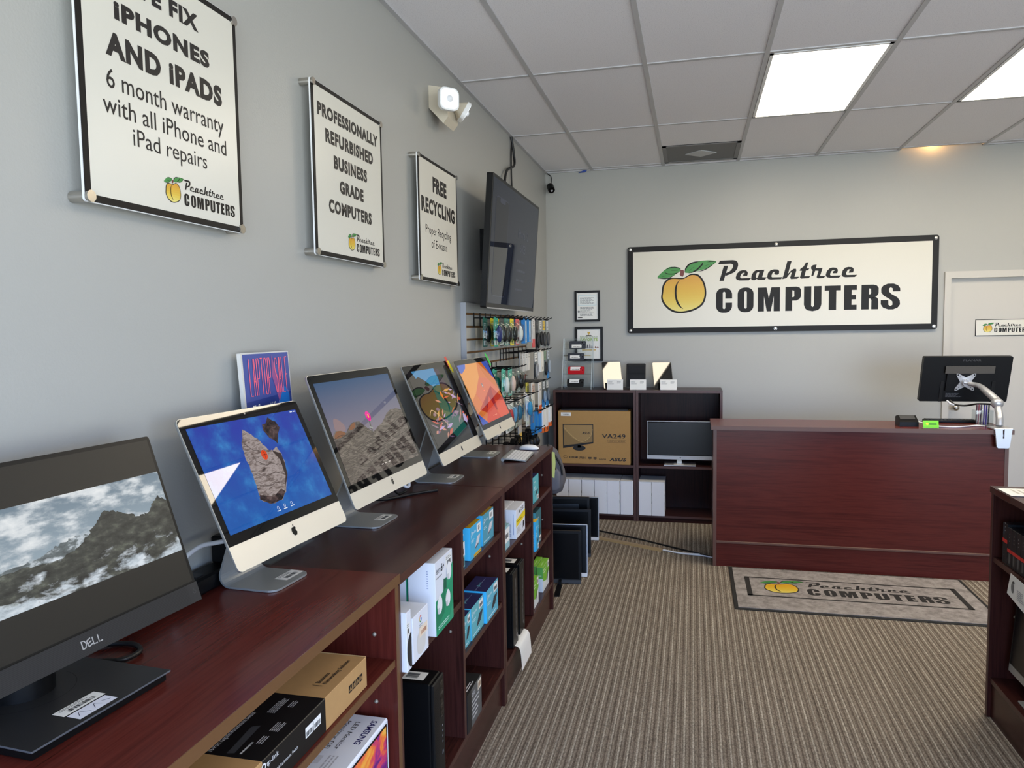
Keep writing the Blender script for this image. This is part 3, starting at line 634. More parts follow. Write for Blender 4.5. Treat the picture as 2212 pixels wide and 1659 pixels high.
MB().tube(smooth([(.02, -.03, 3.0), (.055, -.035, 2.97), (.06, -.045, 2.92), (.05, -.045, 2.89)], 6), .004, 'cable_black').obj('cable', t)

tag(MB().prism(Fr((.30, -.03, 2.985), (1, 0, 0), (0, 0, 1)), [(0, 0), (.06, .004), (.075, .018), (.05, .022), (.02, .01)], 0, .008, P(40, 70, 150, .6)).obj('plastic_scrap'), 'little blue scrap poking out where ceiling meets the back wall', 'scrap')
# ---------------------------------------------------------------- wooden furniture
def strip(mb, x0, x1, y0, y1, z0, z1, wd, ed, face):
    """A board with a coloured edge band on one face."""
    e = .0015
    mb.box(x0, x1, y0, y1, z0, z1, wd, .0008)
    if face == '+x': mb.box(x1 - .0002, x1 + e, y0, y1, z0, z1, ed)
    elif face == '-x': mb.box(x0 - e, x0 + .0002, y0, y1, z0, z1, ed)
    elif face == '-y': mb.box(x0, x1, y0 - e, y0 + .0002, z0, z1, ed)
    return mb
def bookcase(label, xb, xf, y0, y1, top, divs, shelves, wd, ed, face='+x', name='bookcase', pins=(), top_over=.006):
    """Low open bookcase running along y. xb is its back, xf its open front; shelves are (ya, yb, z)."""
    lo, hi = min(xb, xf), max(xb, xf); s = 1 if face == '+x' else -1; T = .02
    t = thing(name, label, 'bookcase', ((lo + hi) / 2, (y0 + y1) / 2, 0))
    strip(MB(), lo, hi + (top_over if s > 0 else 0), y0, y1, top - .026, top, wd + '_y', ed, face).obj('top', t) if s > 0 else strip(MB(), lo - top_over, hi, y0, y1, top - .026, top, wd + '_y', ed, face).obj('top', t)
    for (a, b_) in ((y0, y0 + T), (y1 - T, y1)): strip(MB(), lo, hi, a, b_, 0, top - .026, wd + '_z', ed, face).obj('side_panel', t)
    for dv in divs: strip(MB(), lo + .008, hi - .001, dv - .01, dv + .01, .17, top - .026, wd + '_z', ed, face).obj('divider', t)
    bs = (lo + .008, hi - .002)
    strip(MB(), bs[0], bs[1], y0 + T, y1 - T, .15, .17, wd + '_y', ed, face).obj('bottom_shelf', t)
    for (a, b_, z) in shelves: strip(MB(), lo + .008, hi - .006 if s > 0 else hi, a, b_, z - .02, z, wd + '_y', ed, face).obj('shelf', t) if s > 0 else strip(MB(), lo + .006, hi - .008, a, b_, z - .02, z, wd + '_y', ed, face).obj('shelf', t)
    k0, k1 = (hi - .028, hi - .012) if s > 0 else (lo + .012, lo + .028)
    MB().box(k0, k1, y0 + T, y1 - T, 0, .15, wd + '_y').obj('kick_plate', t)
    b0, b1 = (lo, lo + .008) if s > 0 else (hi - .008, hi)
    MB().box(b0, b1, y0 + T, y1 - T, .15, top - .026, wd + '_z').obj('back_panel', t)
    for (x, y, z) in pins: MB().ell((x, y, z), (.006, .005, .006), P(150, 142, 128, .4, .3), 10, 6).obj('shelf_pin', t)
    return t
XF, XB = .487, .012
bookcase('nearest reddish low bookcase holding the brown network box', XB, XF + .006, -6.5, -4.752, .967, [-5.645], [(-5.635, -4.772, .733), (-6.48, -5.655, .62)], 'mahogany', 'edge_light', pins=[(.43, -4.773, .80), (.43, -4.773, .67), (.43, -4.773, .61)])
bookcase('middle dark low bookcase holding the white mesh router box', XB, XF, -4.745, -3.573, .957, [-4.15], [(-4.725, -4.16, .675), (-4.14, -3.593, .77), (-4.14, -3.593, .465)], 'walnut', 'edge_dark', pins=[(.44, -4.161, .62), (.44, -4.161, .56), (.43, -3.594, .72), (.43, -3.594, .66)])
bookcase('farthest dark low bookcase with the keyboard on top', .034, XF, -3.567, -2.43, .957, [-2.975], [(-3.547, -2.985, .655), (-2.965, -2.45, .727), (-2.965, -2.45, .477)], 'walnut', 'edge_dark', pins=[(.43, -2.986, .6), (.43, -2.986, .54), (.43, -2.451, .79), (.43, -2.451, .66), (.43, -2.451, .53), (.43, -2.451, .41)])
bookcase('right hand dark bookcase holding the black router boxes', 2.93, 2.46, -5.4, -3.242, .963, [-4.3], [(-4.29, -3.262, .675)], 'walnut', 'edge_dark', face='-x', pins=[(2.55, -3.263, .57), (2.55, -3.263, .5), (2.55, -3.263, .43)])
def tall_case(label, x0, x1):
    t = thing('shelf_unit', label, 'bookcase', ((x0 + x1) / 2, -.18, 0)); T = .02; yf, yb = -.345, -.012; top = 1.11
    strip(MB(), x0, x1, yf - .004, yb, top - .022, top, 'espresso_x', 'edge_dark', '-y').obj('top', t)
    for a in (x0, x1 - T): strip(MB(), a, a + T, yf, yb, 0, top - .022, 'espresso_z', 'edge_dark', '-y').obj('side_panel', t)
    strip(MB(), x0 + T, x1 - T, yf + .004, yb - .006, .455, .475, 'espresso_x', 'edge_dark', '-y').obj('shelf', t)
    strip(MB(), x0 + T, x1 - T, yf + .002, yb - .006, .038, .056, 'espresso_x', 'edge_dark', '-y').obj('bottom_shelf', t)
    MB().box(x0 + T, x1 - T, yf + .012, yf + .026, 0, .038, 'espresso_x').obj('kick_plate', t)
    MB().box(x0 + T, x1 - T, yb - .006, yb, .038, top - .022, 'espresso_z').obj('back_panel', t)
    return t
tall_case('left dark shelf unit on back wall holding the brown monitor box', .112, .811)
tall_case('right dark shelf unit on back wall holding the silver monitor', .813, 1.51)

t = thing('service_counter', 'long reddish wooden service counter in front of back wall', 'counter', (2.29, -1.25, 0))
strip(MB(), 1.395, 3.195, -1.472, -1.05, .938, .965, 'mahogany_x', 'edge_band', '-y').obj('countertop', t)
MB().box(1.432, 3.155, -1.444, -1.424, .178, .938, 'mahogany_x').obj('front_panel', t)
for a in (1.41, 3.155): strip(MB(), a, a + .022, -1.446, -1.06, 0, .938, 'mahogany_z', 'edge_band', '-y').obj('side_panel', t)
MB().box(1.432, 3.155, -1.454, -1.424, .162, .178, 'edge_band', .002).obj('rail', t)
MB().box(1.432, 3.155, -1.44, -1.42, 0, .162, 'mahogany_x').obj('kick_plate', t)

# ---------------------------------------------------------------- door mat in front of the counter
def mat_cloth(name, c1, c2):
    m, n, l, b = new_mat(name)
    t = n.new('ShaderNodeTexCoord'); nz = n.new('ShaderNodeTexNoise'); nz.inputs['Scale'].default_value = 18; nz.inputs['Detail'].default_value = 8; nz.inputs['Roughness'].default_value = .75; l.new(t.outputs['Object'], nz.inputs['Vector'])
    r = ramp(n, [(.35, c1), (.62, c2)]); l.new(nz.outputs['Fac'], r.inputs[0]); l.new(r.outputs[0], b.inputs['Base Color']); b.inputs['Roughness'].default_value = 1; b.inputs['Specular IOR Level'].default_value = .05
mat_cloth('mat_grey', (120, 115, 114), (160, 154, 152)); pmat('mat_black', (34, 32, 31), .95); pmat('mat_rim', (30, 30, 29), .8)
t = thing('door_mat', 'grey door mat with peach mark before the service counter', 'mat', (2.22, -1.83, 0))
mx0, mx1, my0, my1 = 1.512, 2.925, -2.24, -1.457
MB().box(mx0, mx1, my0, my1, .0005, .005, 'mat_rim', .002).obj('rubber_edge', t)
fr = Fr((0, 0, .009), (1, 0, 0), (0, 1, 0))
mb = MB().box(mx0 + .022, mx1 - .022, my0 + .022, my1 - .022, .005, .009, 'mat_grey', .001)
bx0, bx1, by0, by1 = 1.6, 2.828, -2.012, -1.662
for (a, b_, c, e) in ((bx0, bx0 + .03, by0, by1), (bx1 - .03, bx1, by0, by1), (bx0, bx1, by0, by0 + .016), (bx0, bx1, by1 - .016, by1)): mb.rect(fr, a, c, b_, e, 'mat_black', .0006)
logo(mb, fr, 1.552, -2.031, .544, 'mat_black', 'mat_grey', .0006)
mb.obj('pile', t)
# ---------------------------------------------------------------- computer screens
def screen_noise(name, stops, scale, detail=6, stretch=(1, 1, 1), k=1.0, dist=0.0, rough=.6):
    m, n, l, b = new_mat(name)
    t = n.new('ShaderNodeTexCoord'); mp = n.new('ShaderNodeMapping'); mp.inputs['Scale'].default_value = stretch; l.new(t.outputs['UV'], mp.inputs[0])
    nz = n.new('ShaderNodeTexNoise'); nz.inputs['Scale'].default_value = scale; nz.inputs['Detail'].default_value = detail; nz.inputs['Distortion'].default_value = dist; nz.inputs['Roughness'].default_value = rough
    l.new(mp.outputs[0], nz.inputs['Vector']); r = ramp(n, stops); l.new(nz.outputs['Fac'], r.inputs[0]); l.new(r.outputs[0], b.inputs['Emission Color'])
    b.inputs['Emission Strength'].default_value = k; b.inputs['Base Color'].default_value = (0, 0, 0, 1); b.inputs['Roughness'].default_value = .015
    return name
def screen_sky(name, top, bottom, stops, scale, lo, hi, k=1.0, stretch=(1, 1, 1), vmax=1.0, vmin=0.0, rough=.015):
    """Vertical gradient of a picture on a screen with cloud noise laid over it."""
    m, n, l, b = new_mat(name)
    t = n.new('ShaderNodeTexCoord'); sx = n.new('ShaderNodeSeparateXYZ'); l.new(t.outputs['UV'], sx.inputs[0])
    g = ramp(n, [(vmin, bottom), (vmax, top)]); l.new(sx.outputs['Y'], g.inputs[0])
    mp = n.new('ShaderNodeMapping'); mp.inputs['Scale'].default_value = stretch; l.new(t.outputs['UV'], mp.inputs[0])
    nz = n.new('ShaderNodeTexNoise'); nz.inputs['Scale'].default_value = scale; nz.inputs['Detail'].default_value = 7; nz.inputs['Roughness'].default_value = .58; l.new(mp.outputs[0], nz.inputs['Vector'])
    c = ramp(n, stops); l.new(nz.outputs['Fac'], c.inputs[0])
    mr = n.new('ShaderNodeMapRange'); mr.inputs['From Min'].default_value = lo; mr.inputs['From Max'].default_value = hi; l.new(nz.outputs['Fac'], mr.inputs['Value'])
    mx = n.new('ShaderNodeMixRGB'); l.new(mr.outputs[0], mx.inputs[0]); l.new(g.outputs[0], mx.inputs[1]); l.new(c.outputs[0], mx.inputs[2])
    l.new(mx.outputs[0], b.inputs['Emission Color']); b.inputs['Emission Strength'].default_value = k; b.inputs['Base Color'].default_value = (0, 0, 0, 1); b.inputs['Roughness'].default_value = rough
    return name
class Scr:
    """Draws in 0..1 picture coordinates on a screen rectangle."""
    def __init__(s, mb, fr, u0, v0, w, h, d): s.mb, s.fr, s.u0, s.v0, s.w, s.h, s.d = mb, fr, u0, v0, w, h, d
    def q(s, p): return (s.u0 + p[0] * s.w, s.v0 + p[1] * s.h)
    def poly(s, pts, mat, lift=1, sm=0):
        if sm: pts = [(p.x, p.y) for p in smooth([(a, b, 0) for a, b in pts], sm, True)]
        pts = [(min(1, max(0, a)), min(1, max(0, b))) for a, b in pts]
        s.mb.poly(s.fr, [s.q(p) for p in pts], mat, s.d + lift * .0002, (s.u0, s.v0, s.u0 + s.w, s.v0 + s.h))
    def full(s, mat): s.poly([(0, 0), (1, 0), (1, 1), (0, 1)], mat, 0)
    def stroke(s, pts, w, mat, lift=1): s.mb.stroke(s.fr, [s.q(p) for p in pts], w * s.h, mat, s.d + lift * .0002)
    def text(s, t, u0, v0, u1, v1, mat, lift=1): a = s.q((u0, v0)); b = s.q((u1, v1)); s.mb.text(s.fr, t, a[0], a[1], b[0], b[1], mat, s.d + lift * .0002)

screen_sky('sea_picture', (44, 58, 168), (28, 92, 176), [(.25, (24, 60, 140)), (.5, (34, 104, 186)), (.75, (70, 160, 220))], 4, .35, .8, .9, (1.6, 1, 1))
screen_noise('rock_picture', [(.32, (40, 32, 34)), (.42, (120, 106, 102)), (.52, (178, 166, 164)), (.6, (104, 90, 86)), (.7, (186, 176, 174))], 9, 9, (1.0, 2.0, 1), .85, .25, .68)
screen_noise('dark_rock_picture', [(.35, (18, 14, 20)), (.55, (70, 54, 54)), (.7, (110, 92, 90))], 16, 6, (1.3, 1, 1), .9, 1)
def wall_sea(c):
    c.full('sea_picture')
    rock = [(.429, .895), (.487, .831), (.529, .748), (.573, .641), (.61, .636), (.658, .646), (.674, .575), (.67, .468), (.651, .354), (.568, .196), (.51, .137), (.4, .132), (.328, .209), (.336, .295), (.351, .412), (.357, .546), (.355, .68), (.37, .77)]
    rnd = random.Random(3); jag = []
    for i, p in enumerate(rock):
        n = rock[(i + 1) % len(rock)]
        for k in range(3): jag.append((p[0] + (n[0] - p[0]) * k / 3 + rnd.uniform(-.007, .007), p[1] + (n[1] - p[1]) * k / 3 + rnd.uniform(-.01, .01)))
    c.poly(jag, 'rock_picture', 1)
    c.poly([(.568, .2), (.51, .137), (.4, .132), (.328, .209), (.34, .25), (.45, .19), (.54, .24)], 'dark_rock_picture', 1.4)
    c.poly([(.6, .63), (.64, .52), (.63, .35), (.56, .2), (.651, .354), (.67, .468), (.674, .575)], SE(60, 48, 46, .9), 1.5)
    c.poly([(.69, .97), (.72, .93), (.749, .91), (.766, .838), (.725, .78), (.684, .681), (.66, .73), (.63, .757), (.601, .849), (.613, .906), (.65, .91)], 'dark_rock_picture', 1)
    for L in ([(.44, .56), (.5, .5), (.55, .51), (.6, .47)], [(.40, .45), (.46, .40), (.55, .41), (.63, .36)], [(.37, .33), (.46, .30), (.52, .31), (.6, .27)], [(.39, .76), (.44, .68), (.49, .66)], [(.42, .64), (.43, .55)]): c.stroke(L, .006, SE(74, 62, 60, .85), 1.6)
    o = (.52, .605); rr = .036
    c.poly([(o[0] + rr * .75 * math.cos(t * PI / 10), o[1] + rr * 1.45 * math.sin(t * PI / 10)) for t in range(20)], SE(214, 70, 30), 2)
    c.stroke([(o[0] - .025, o[1] - .01), (o[0], o[1] + .006), (o[0] + .025, o[1] - .004)], .006, SE(120, 30, 16), 2.4); c.stroke([(o[0] - .004, o[1] + .05), (o[0] + .004, o[1]), (o[0] - .002, o[1] - .05)], .006, SE(120, 30, 16), 2.4)
    for u in (.445, .509, .577): c.stroke([(u + .008 * math.cos(t * PI / 5), .075 + .014 * math.sin(t * PI / 5)) for t in range(11)], .004, SE(230, 235, 240), 2); c.poly([(u - .018, .042), (u + .018, .042), (u + .018, .05), (u - .018, .05)], SE(230, 235, 240), 2)
    c.poly([(.93, .975), (.955, .975), (.955, .985), (.93, .985)], SE(230, 235, 240), 2); c.poly([(.965, .975), (.99, .975), (.99, .985), (.965, .985)], SE(230, 235, 240), 2)
screen_sky('desert_sky_picture', (62, 92, 130), (140, 128, 142), [(.3, (150, 130, 140)), (.8, (150, 130, 140))], 2, .9, 1.0, .8, (1, 1, 1), 1.0, .35)
screen_noise('boulder_picture', [(.33, (52, 46, 44)), (.43, (122, 112, 106)), (.5, (74, 66, 62)), (.6, (136, 126, 118)), (.72, (100, 92, 88))], 5, 7, (1, 3.2, 1), .72, .8)
def wall_desert(c):
    c.full('desert_sky_picture')
    c.poly([(.05, .52), (.07, .63), (.12, .62), (.17, .55), (.16, .5), (.1, .5)], SE(150, 126, 130, .8), .6, 3)
    c.poly([(0, .478), (.01, .488), (.05, .52), (.108, .509), (.159, .477), (.217, .53), (.28, .56), (.358, .553), (.412, .484), (.463, .431), (.491, .408), (.566, .447), (.64, .47), (.701, .514), (.76, .56), (.831, .589), (.926, .588), (1, .56), (1, 0), (0, 0)], 'boulder_picture', 1)
    for L in ([(.01, .45), (.05, .51), (.11, .505), (.15, .47), (.09, .45)], [(.2, .49), (.24, .535), (.3, .555), (.28, .5)]): c.poly(L, SE(140, 92, 62, .8), 1.3, 2)
    rnd = random.Random(11)
    for i in range(26):
        u = rnd.uniform(-.05, .5); v = .47 - rnd.random() * .35; w_ = rnd.uniform(.1, .25)
        c.stroke([(max(0, u), v), (max(0, u + w_ * .5), v + .015), (min(1, max(0, u + w_)), v - .05)], .005, SE(62, 55, 52, .8), 1.4)
    for i in range(9): c.stroke([(.3 + i * .02, .30 - i * .03), (.6, .36 - i * .035), (1, .5 - i * .06)], .006, SE(60, 54, 52, .8), 1.4)
    c.poly([(.478, .63), (.50, .635), (.522, .6), (.525, .57), (.51, .53), (.487, .529), (.465, .565), (.462, .61)], SE(228, 40, 150), 2, 2); c.poly([(.487, .6), (.502, .6), (.505, .565), (.49, .56)], SE(236, 190, 60), 2.3)
    c.stroke([(.488, .53), (.482, .48), (.478, .41)], .02, SE(80, 84, 78, .9), 1.8); c.stroke([(.46, .47), (.5, .45)], .012, SE(160, 165, 160, .8), 1.9)
    for u in (.45, .5, .55): c.poly([(u - .014, .06), (u + .014, .06), (u + .014, .07), (u - .014, .07)], SE(200, 190, 185), 2)
def wall_canyon(c):
    """A plain abstract landscape: dark ground, sky, a winding river and scattered pastel shards."""
    c.full(SE(24, 22, 26, .9))
    c.poly([(.1, 1), (.62, 1), (.64, .86), (.6, .72), (.5, .73), (.4, .78), (.3, .86), (.2, .92), (.14, .9)], SE(70, 140, 190, .8), 1)
    c.poly([(.42, .76), (.62, .76), (.56, .64), (.46, .58), (.52, .52), (.4, .44), (.5, .42), (.66, .4), (.78, .26), (.84, .1), (.5, .02), (.36, .2), (.42, .34)], SE(18, 84, 76, .8), 1.1)
    rnd = random.Random(5)
    for i in range(46):
        u, v = rnd.choice(((rnd.uniform(.6, .95), rnd.uniform(.2, .7)), (rnd.uniform(.1, .45), rnd.uniform(.05, .55)))); a = rnd.uniform(-.6, .9); L = rnd.uniform(.03, .1); w_ = rnd.uniform(.006, .018)
        cc = rnd.choice(((190, 160, 210), (206, 140, 120), (214, 160, 90), (120, 90, 130), (200, 80, 60), (150, 120, 140))); cs, sn = math.cos(a), math.sin(a)
        c.poly([(u - L * cs, v - L * sn), (u + w_ * sn, v - w_ * cs * 1.6), (u + L * cs, v + L * sn), (u - w_ * sn, v + w_ * cs * 1.6)], SE(*cc, .8), 1.4 + .01 * i)
    for i in range(6): c.stroke([(.62 + i * .02, .98), (.63 + i * .02, .86), (.66 + i * .024, .68)], .008, SE(120, 90, 120, .7), 1.5)
    c.poly([(.84, .19), (.87, .28), (.91, .27), (.93, .2), (.89, .15)], SE(176, 156, 200, .9), 2, 2); c.poly([(.52, .62), (.55, .68), (.58, .6), (.56, .55)], SE(226, 130, 50, .9), 2)
    c.stroke([(.1, .4), (.2, .46), (.35, .3), (.42, .2)], .012, SE(206, 170, 130, .9), 1.9)
def wall_orange(c):
    c.full(SE(206, 112, 52, .95))
    c.poly([(0, 1), (.25, 1), (.2, .93), (.06, .86), (0, .88)], SE(70, 100, 190, .9), 1.2, 0); c.poly([(.0, .86), (.06, .86), (.2, .93), (.25, 1), (.62, 1), (.5, .75), (.2, .5), (0, .4)], SE(222, 148, 74, .95), 1)
    c.poly([(.78, 1), (1, 1), (1, .66), (.9, .78)], SE(60, 84, 176, .9), 1.2); c.poly([(.62, 1), (.8, 1), (.92, .76), (1, .6), (1, .45), (.75, .7)], SE(196, 104, 34, .95), 1.1)
    c.poly([(.2, .5), (.5, .75), (.75, .7), (1, .45), (.7, .3), (.3, .2)], SE(206, 104, 70, .95), 1.3); c.poly([(.12, .24), (.75, .56), (1, .3), (1, .2), (.4, .1)], SE(176, 52, 34, .95), 1.5)
    c.poly([(.3, .3), (.75, .56), (.62, .1), (.5, .05)], SE(150, 34, 40, .95), 1.6); c.poly([(.7, .3), (1, .26), (1, 0), (.62, 0)], SE(216, 84, 56, .95), 1.7); c.poly([(.2, .05), (.55, .4), (.66, 0), (.2, 0)], SE(206, 70, 48, .95), 1.8)
    c.poly([(0, .2), (.2, 0), (0, 0)], SE(54, 84, 180, .9), 2); c.poly([(0, .38), (.16, .12), (.06, .15), (0, .2)], SE(196, 110, 50, .95), 1.95)
    o = (.5, .6); c.poly([(o[0] + .022 * math.cos(t * PI / 8), o[1] + .04 * math.sin(t * PI / 8)) for t in range(16)], SE(120, 116, 120, .9), 2); c.poly([(o[0] + .012 * math.cos(t * PI / 8), o[1] - .006 + .02 * math.sin(t * PI / 8)) for t in range(16)], SE(200, 196, 196, .9), 2.3)
    c.poly([(.47, .5), (.51, .5), (.51, .52), (.47, .52)], SE(240, 120, 80), 2); [c.poly([(u - .012, .07), (u + .012, .07), (u + .012, .08), (u - .012, .08)], SE(236, 170, 130), 2.1) for u in (.45, .5, .55)]

CT = .9575     # height of the dark counter tops
CN = .9675     # height of the nearest counter top
def all_in_one(label, W, HH, x, y, z, yaw, tilt, foot_y, foot_x, wallpaper, small=False, top=CT):
    t = thing('desktop_computer', label, 'computer', (x, y, top), -yaw)
    ct, sn = math.cos(tilt), math.sin(tilt); fr = Fr((0, -W / 2, z - top), (0, 1, 0), (-sn, 0, ct))
    chin = (.163 if small else .121) * HH
    mb = MB(); out = rrect(W, HH, .014, 5, W / 2, HH / 2); n = len(out); rings = []
    for (sc, dp) in ((1.0, 0), (1.0, -.006), (.985, -.0085), (.85, -.014), (.66, -.025), (.5, -.036), (.3, -.043), (.1, -.046)):
        rings.append([fr.p(W / 2 + (a - W / 2) * sc, HH / 2 + (b - HH / 2) * sc, dp) for a, b in out])
    vs_ = [p for r in rings for p in r]
    mb.add(vs_, [(i * n + k, (i + 1) * n + k, (i + 1) * n + (k + 1) % n, i * n + (k + 1) % n) for i in range(len(rings) - 1) for k in range(n)] + [tuple((len(rings) - 1) * n + k for k in range(n))[::-1]], 'aluminium', True)
    mb.poly(fr, out, 'chin_silver', 0); apple_mark(mb, fr, W / 2, chin * .47, chin * .44, 'black_gloss', .0006); mb.obj('case', t, local=True)
    g = MB(); top_ = [p for p in rrect(W - .003, HH - .003, .0125, 5, W / 2, HH / 2) if p[1] > chin]
    top_ = [(W - .0015, chin)] + [p for p in top_] + [(.0015, chin)]
    g.prism(fr, top_, .0002, .0012, 'black_gloss'); g.disc(fr, W / 2, HH * .966, .003, P(40, 44, 60, .1), .0014, 10); g.obj('glass', t, local=True)
    s0, s1, w0, w1 = ((.228, .93, .04, .955) if small else (.178, .937, .04, .962))
    m2 = MB(); wallpaper(Scr(m2, fr, w0 * W, s0 * HH, (w1 - w0) * W, (s1 - s0) * HH, .0016)); m2.obj('screen', t, local=True)
    fw = .19 if not small else .165; fy = foot_y; fx = foot_x - x; dep = .185 if not small else .165
    fb = fx - dep; hz = z - top + HH * .42; hx = -sn / ct * (hz - (z - top)) - .035
    path = []
    for i in range(9):
        a = PI * 1.5 - i * (PI * .62) / 8; path.append((fb + .028 + .028 * math.cos(a), 0, .031 + .028 * math.sin(a)))
    f = MB(); rim = [(fb + .028, -fw / 2), (fx - .028, -fw / 2)] + [(fx - .028 + .028 * math.cos(a), -fw / 2 + .028 + .028 * math.sin(a)) for a in [(-90 + 15 * i) * PI / 180 for i in range(7)]] + [(fx - .028 + .028 * math.cos(a), fw / 2 - .028 + .028 * math.sin(a)) for a in [15 * i * PI / 180 for i in range(7)]] + [(fb + .028, fw / 2)]
    f.prism(Fr((0, fy, 0), (1, 0, 0), (0, 1, 0)), rim, .0005, .0055, 'aluminium')
    f.ribbon([(p[0], fy, p[2]) for p in path] + [(hx, fy, hz)], fw, .005, 'aluminium')
    f.obj('stand', t, local=True)
    st = MB(); fs = Fr((fx - .065, fy + .0, .0056), (0, 1, 0), (-1, 0, 0)); st.sticker(fs, .0, -.045, .08, -.005, .0004); st.obj('price_sticker', t, local=True)
    return t
R_ = math.radians
im1 = all_in_one('smaller silver all-in-one computer showing rocks in a blue sea', .49, .385, .282, -4.891, 1.078, R_(3.52), R_(24.6), .01, .252, wall_sea, True, CN)
im2 = all_in_one('large silver all-in-one computer showing grey desert boulders under a dusk sky', .597, .435, .293, -4.27, 1.088, R_(1.08), R_(20.85), .06, .238, wall_desert)
im3 = all_in_one('large silver all-in-one computer showing a dark canyon with pastel shards', .597, .45, .274, -3.421, 1.067, R_(-.5), R_(23.2), -.03, .256, wall_canyon)
im4 = all_in_one('large silver all-in-one computer showing orange and red shapes', .6, .425, .297, -2.822, 1.088, R_(0), R_(23.5), .04, .254, wall_orange)
# neon paper tags taped to the top corners of two of the computers
def paper_tag(label, fr, pts1, c1, pts2=None, c2=None):
    mb = MB().prism(fr, pts1, .004, .005, P(*c1))
    if pts2: mb.prism(fr, pts2, .0052, .006, P(*c2))
    tag(mb.obj('paper_tag'), label, 'paper tag')
f3 = Fr((.274, -3.421 - .2985, 1.067), (0, 1, 0), (-math.sin(R_(23.2)), 0, math.cos(R_(23.2))))
paper_tag('torn red and yellow paper tag on the corner of a computer', f3, [(.568, .468), (.592, .472), (.604, .44), (.60, .405), (.578, .412), (.57, .44)], (214, 84, 70), [(.582, .445), (.6, .448), (.614, .41), (.612, .385), (.596, .382), (.586, .41)], (244, 226, 30))
f4 = Fr((.297, -2.822 - .3, 1.088), (0, 1, 0), (-math.sin(R_(23.5)), 0, math.cos(R_(23.5))))
paper_tag('neon green paper tag on the corner of the farthest computer', f4, [(.592, .448), (.604, .445), (.62, .405), (.622, .372), (.608, .368), (.598, .4)], (40, 232, 70))

# ---------------------------------------------------------------- the black all-in-one nearest the camera
screen_sky('cloud_picture', (112, 132, 148), (170, 188, 200), [(.42, (150, 164, 176)), (.54, (206, 214, 220)), (.68, (236, 240, 242))], 3.2, .42, .58, .9, (2.4, 1.7, 1), rough=.42)
def screen_fog(name, rock, fog, v0, gain, seed):
    """Mountain flank with cloud banks lying over its lower part."""
    m, n, l, b = new_mat(name)
    t = n.new('ShaderNodeTexCoord'); sx = n.new('ShaderNodeSeparateXYZ'); l.new(t.outputs['UV'], sx.inputs[0])
    def noise(sc, st, det=8):
        mp = n.new('ShaderNodeMapping'); mp.inputs['Scale'].default_value = st; mp.inputs['Location'].default_value = (seed, seed * .7, 0); l.new(t.outputs['UV'], mp.inputs[0])
        z = n.new('ShaderNodeTexNoise'); z.inputs['Scale'].default_value = sc; z.inputs['Detail'].default_value = det; z.inputs['Roughness'].default_value = .62; l.new(mp.outputs[0], z.inputs['Vector']); return z
    rk = ramp(n, rock); l.new(noise(9, (2, 1.2, 1)).outputs['Fac'], rk.inputs[0])
    nz = noise(3.4, (2.6, 1.8, 1)); fg = ramp(n, fog); n3 = noise(7, (2.4, 1.6, 1)); l.new(n3.outputs['Fac'], fg.inputs[0])
    gv = n.new('ShaderNodeMath'); gv.operation = 'SUBTRACT'; gv.inputs[0].default_value = v0; l.new(sx.outputs['Y'], gv.inputs[1])
    gk = n.new('ShaderNodeMath'); gk.operation = 'MULTIPLY_ADD'; gk.inputs[1].default_value = gain; l.new(gv.outputs[0], gk.inputs[0]); l.new(nz.outputs['Fac'], gk.inputs[2])
    mr = n.new('ShaderNodeMapRange'); mr.inputs['From Min'].default_value = .5; mr.inputs['From Max'].default_value = .62; l.new(gk.outputs[0], mr.inputs['Value'])
    mx = n.new('ShaderNodeMixRGB'); l.new(mr.outputs[0], mx.inputs[0]); l.new(rk.outputs[0], mx.inputs[1]); l.new(fg.outputs[0], mx.inputs[2]); l.new(mx.outputs[0], b.inputs['Emission Color'])
    b.inputs['Emission Strength'].default_value = .95; b.inputs['Base Color'].default_value = (0, 0, 0, 1); b.inputs['Roughness'].default_value = .42
FOG = [(.3, (130, 142, 152)), (.48, (190, 202, 212)), (.65, (222, 230, 238))]
screen_fog('mountain_picture', [(.36, (36, 38, 38)), (.52, (60, 63, 60)), (.64, (88, 92, 84)), (.76, (140, 146, 142))], FOG, .16, .55, 3.1)
screen_fog('far_mountain_picture', [(.38, (74, 82, 86)), (.52, (104, 114, 118)), (.6, (186, 196, 204)), (.75, (206, 214, 220))], FOG, .3, .4, 1.7)
screen_fog('fog_picture', [(.36, (60, 66, 62)), (.52, (100, 108, 104)), (.64, (150, 160, 160))], FOG, .4, .5, 5.3)
def wall_mountain(c):
    rnd = random.Random(2)
    def jag(pts, k=8, a=.014):
        out = []
        for i in range(len(pts) - 1):
            for j in range(k):
                t = j / k; out.append((pts[i][0] + (pts[i + 1][0] - pts[i][0]) * t + (rnd.uniform(-a, a) if j else 0) * .4, pts[i][1] + (pts[i + 1][1] - pts[i][1]) * t + (rnd.uniform(-a, a) if j else 0)))
        return out + [pts[-1]]
    c.full('cloud_picture')
    c.poly(jag([(0, .44), (.1, .4), (.2, .44), (.3, .4), (.42, .42), (.5, .46), (.56, .52), (.62, .54), (.68, .5), (.74, .56), (.8, .6)]) + [(.8, .2), (0, .2)], 'far_mountain_picture', 1)
    c.poly(jag([(0, .3), (.2, .34), (.42, .4), (.55, .36), (.62, .44), (.70, .62), (.74, .72), (.79, .66), (.86, .55), (.91, .56), (.94, .66), (.965, .72), (1, .62)]) + [(1, 0), (0, 0)], 'mountain_picture', 2)
    c.poly(jag([(0, .12), (.15, .2), (.3, .16), (.45, .04), (.5, 0)]) + [(0, 0)], 'fog_picture', 3)
dt = thing('office_computer', 'black office computer nearest the camera showing misty mountains', 'computer', (.235, -5.565, CN), -R_(4))
W, HH = .612, .367; tl = R_(18.8); yv = Matrix.Rotation(-R_(4), 4, 'Z')
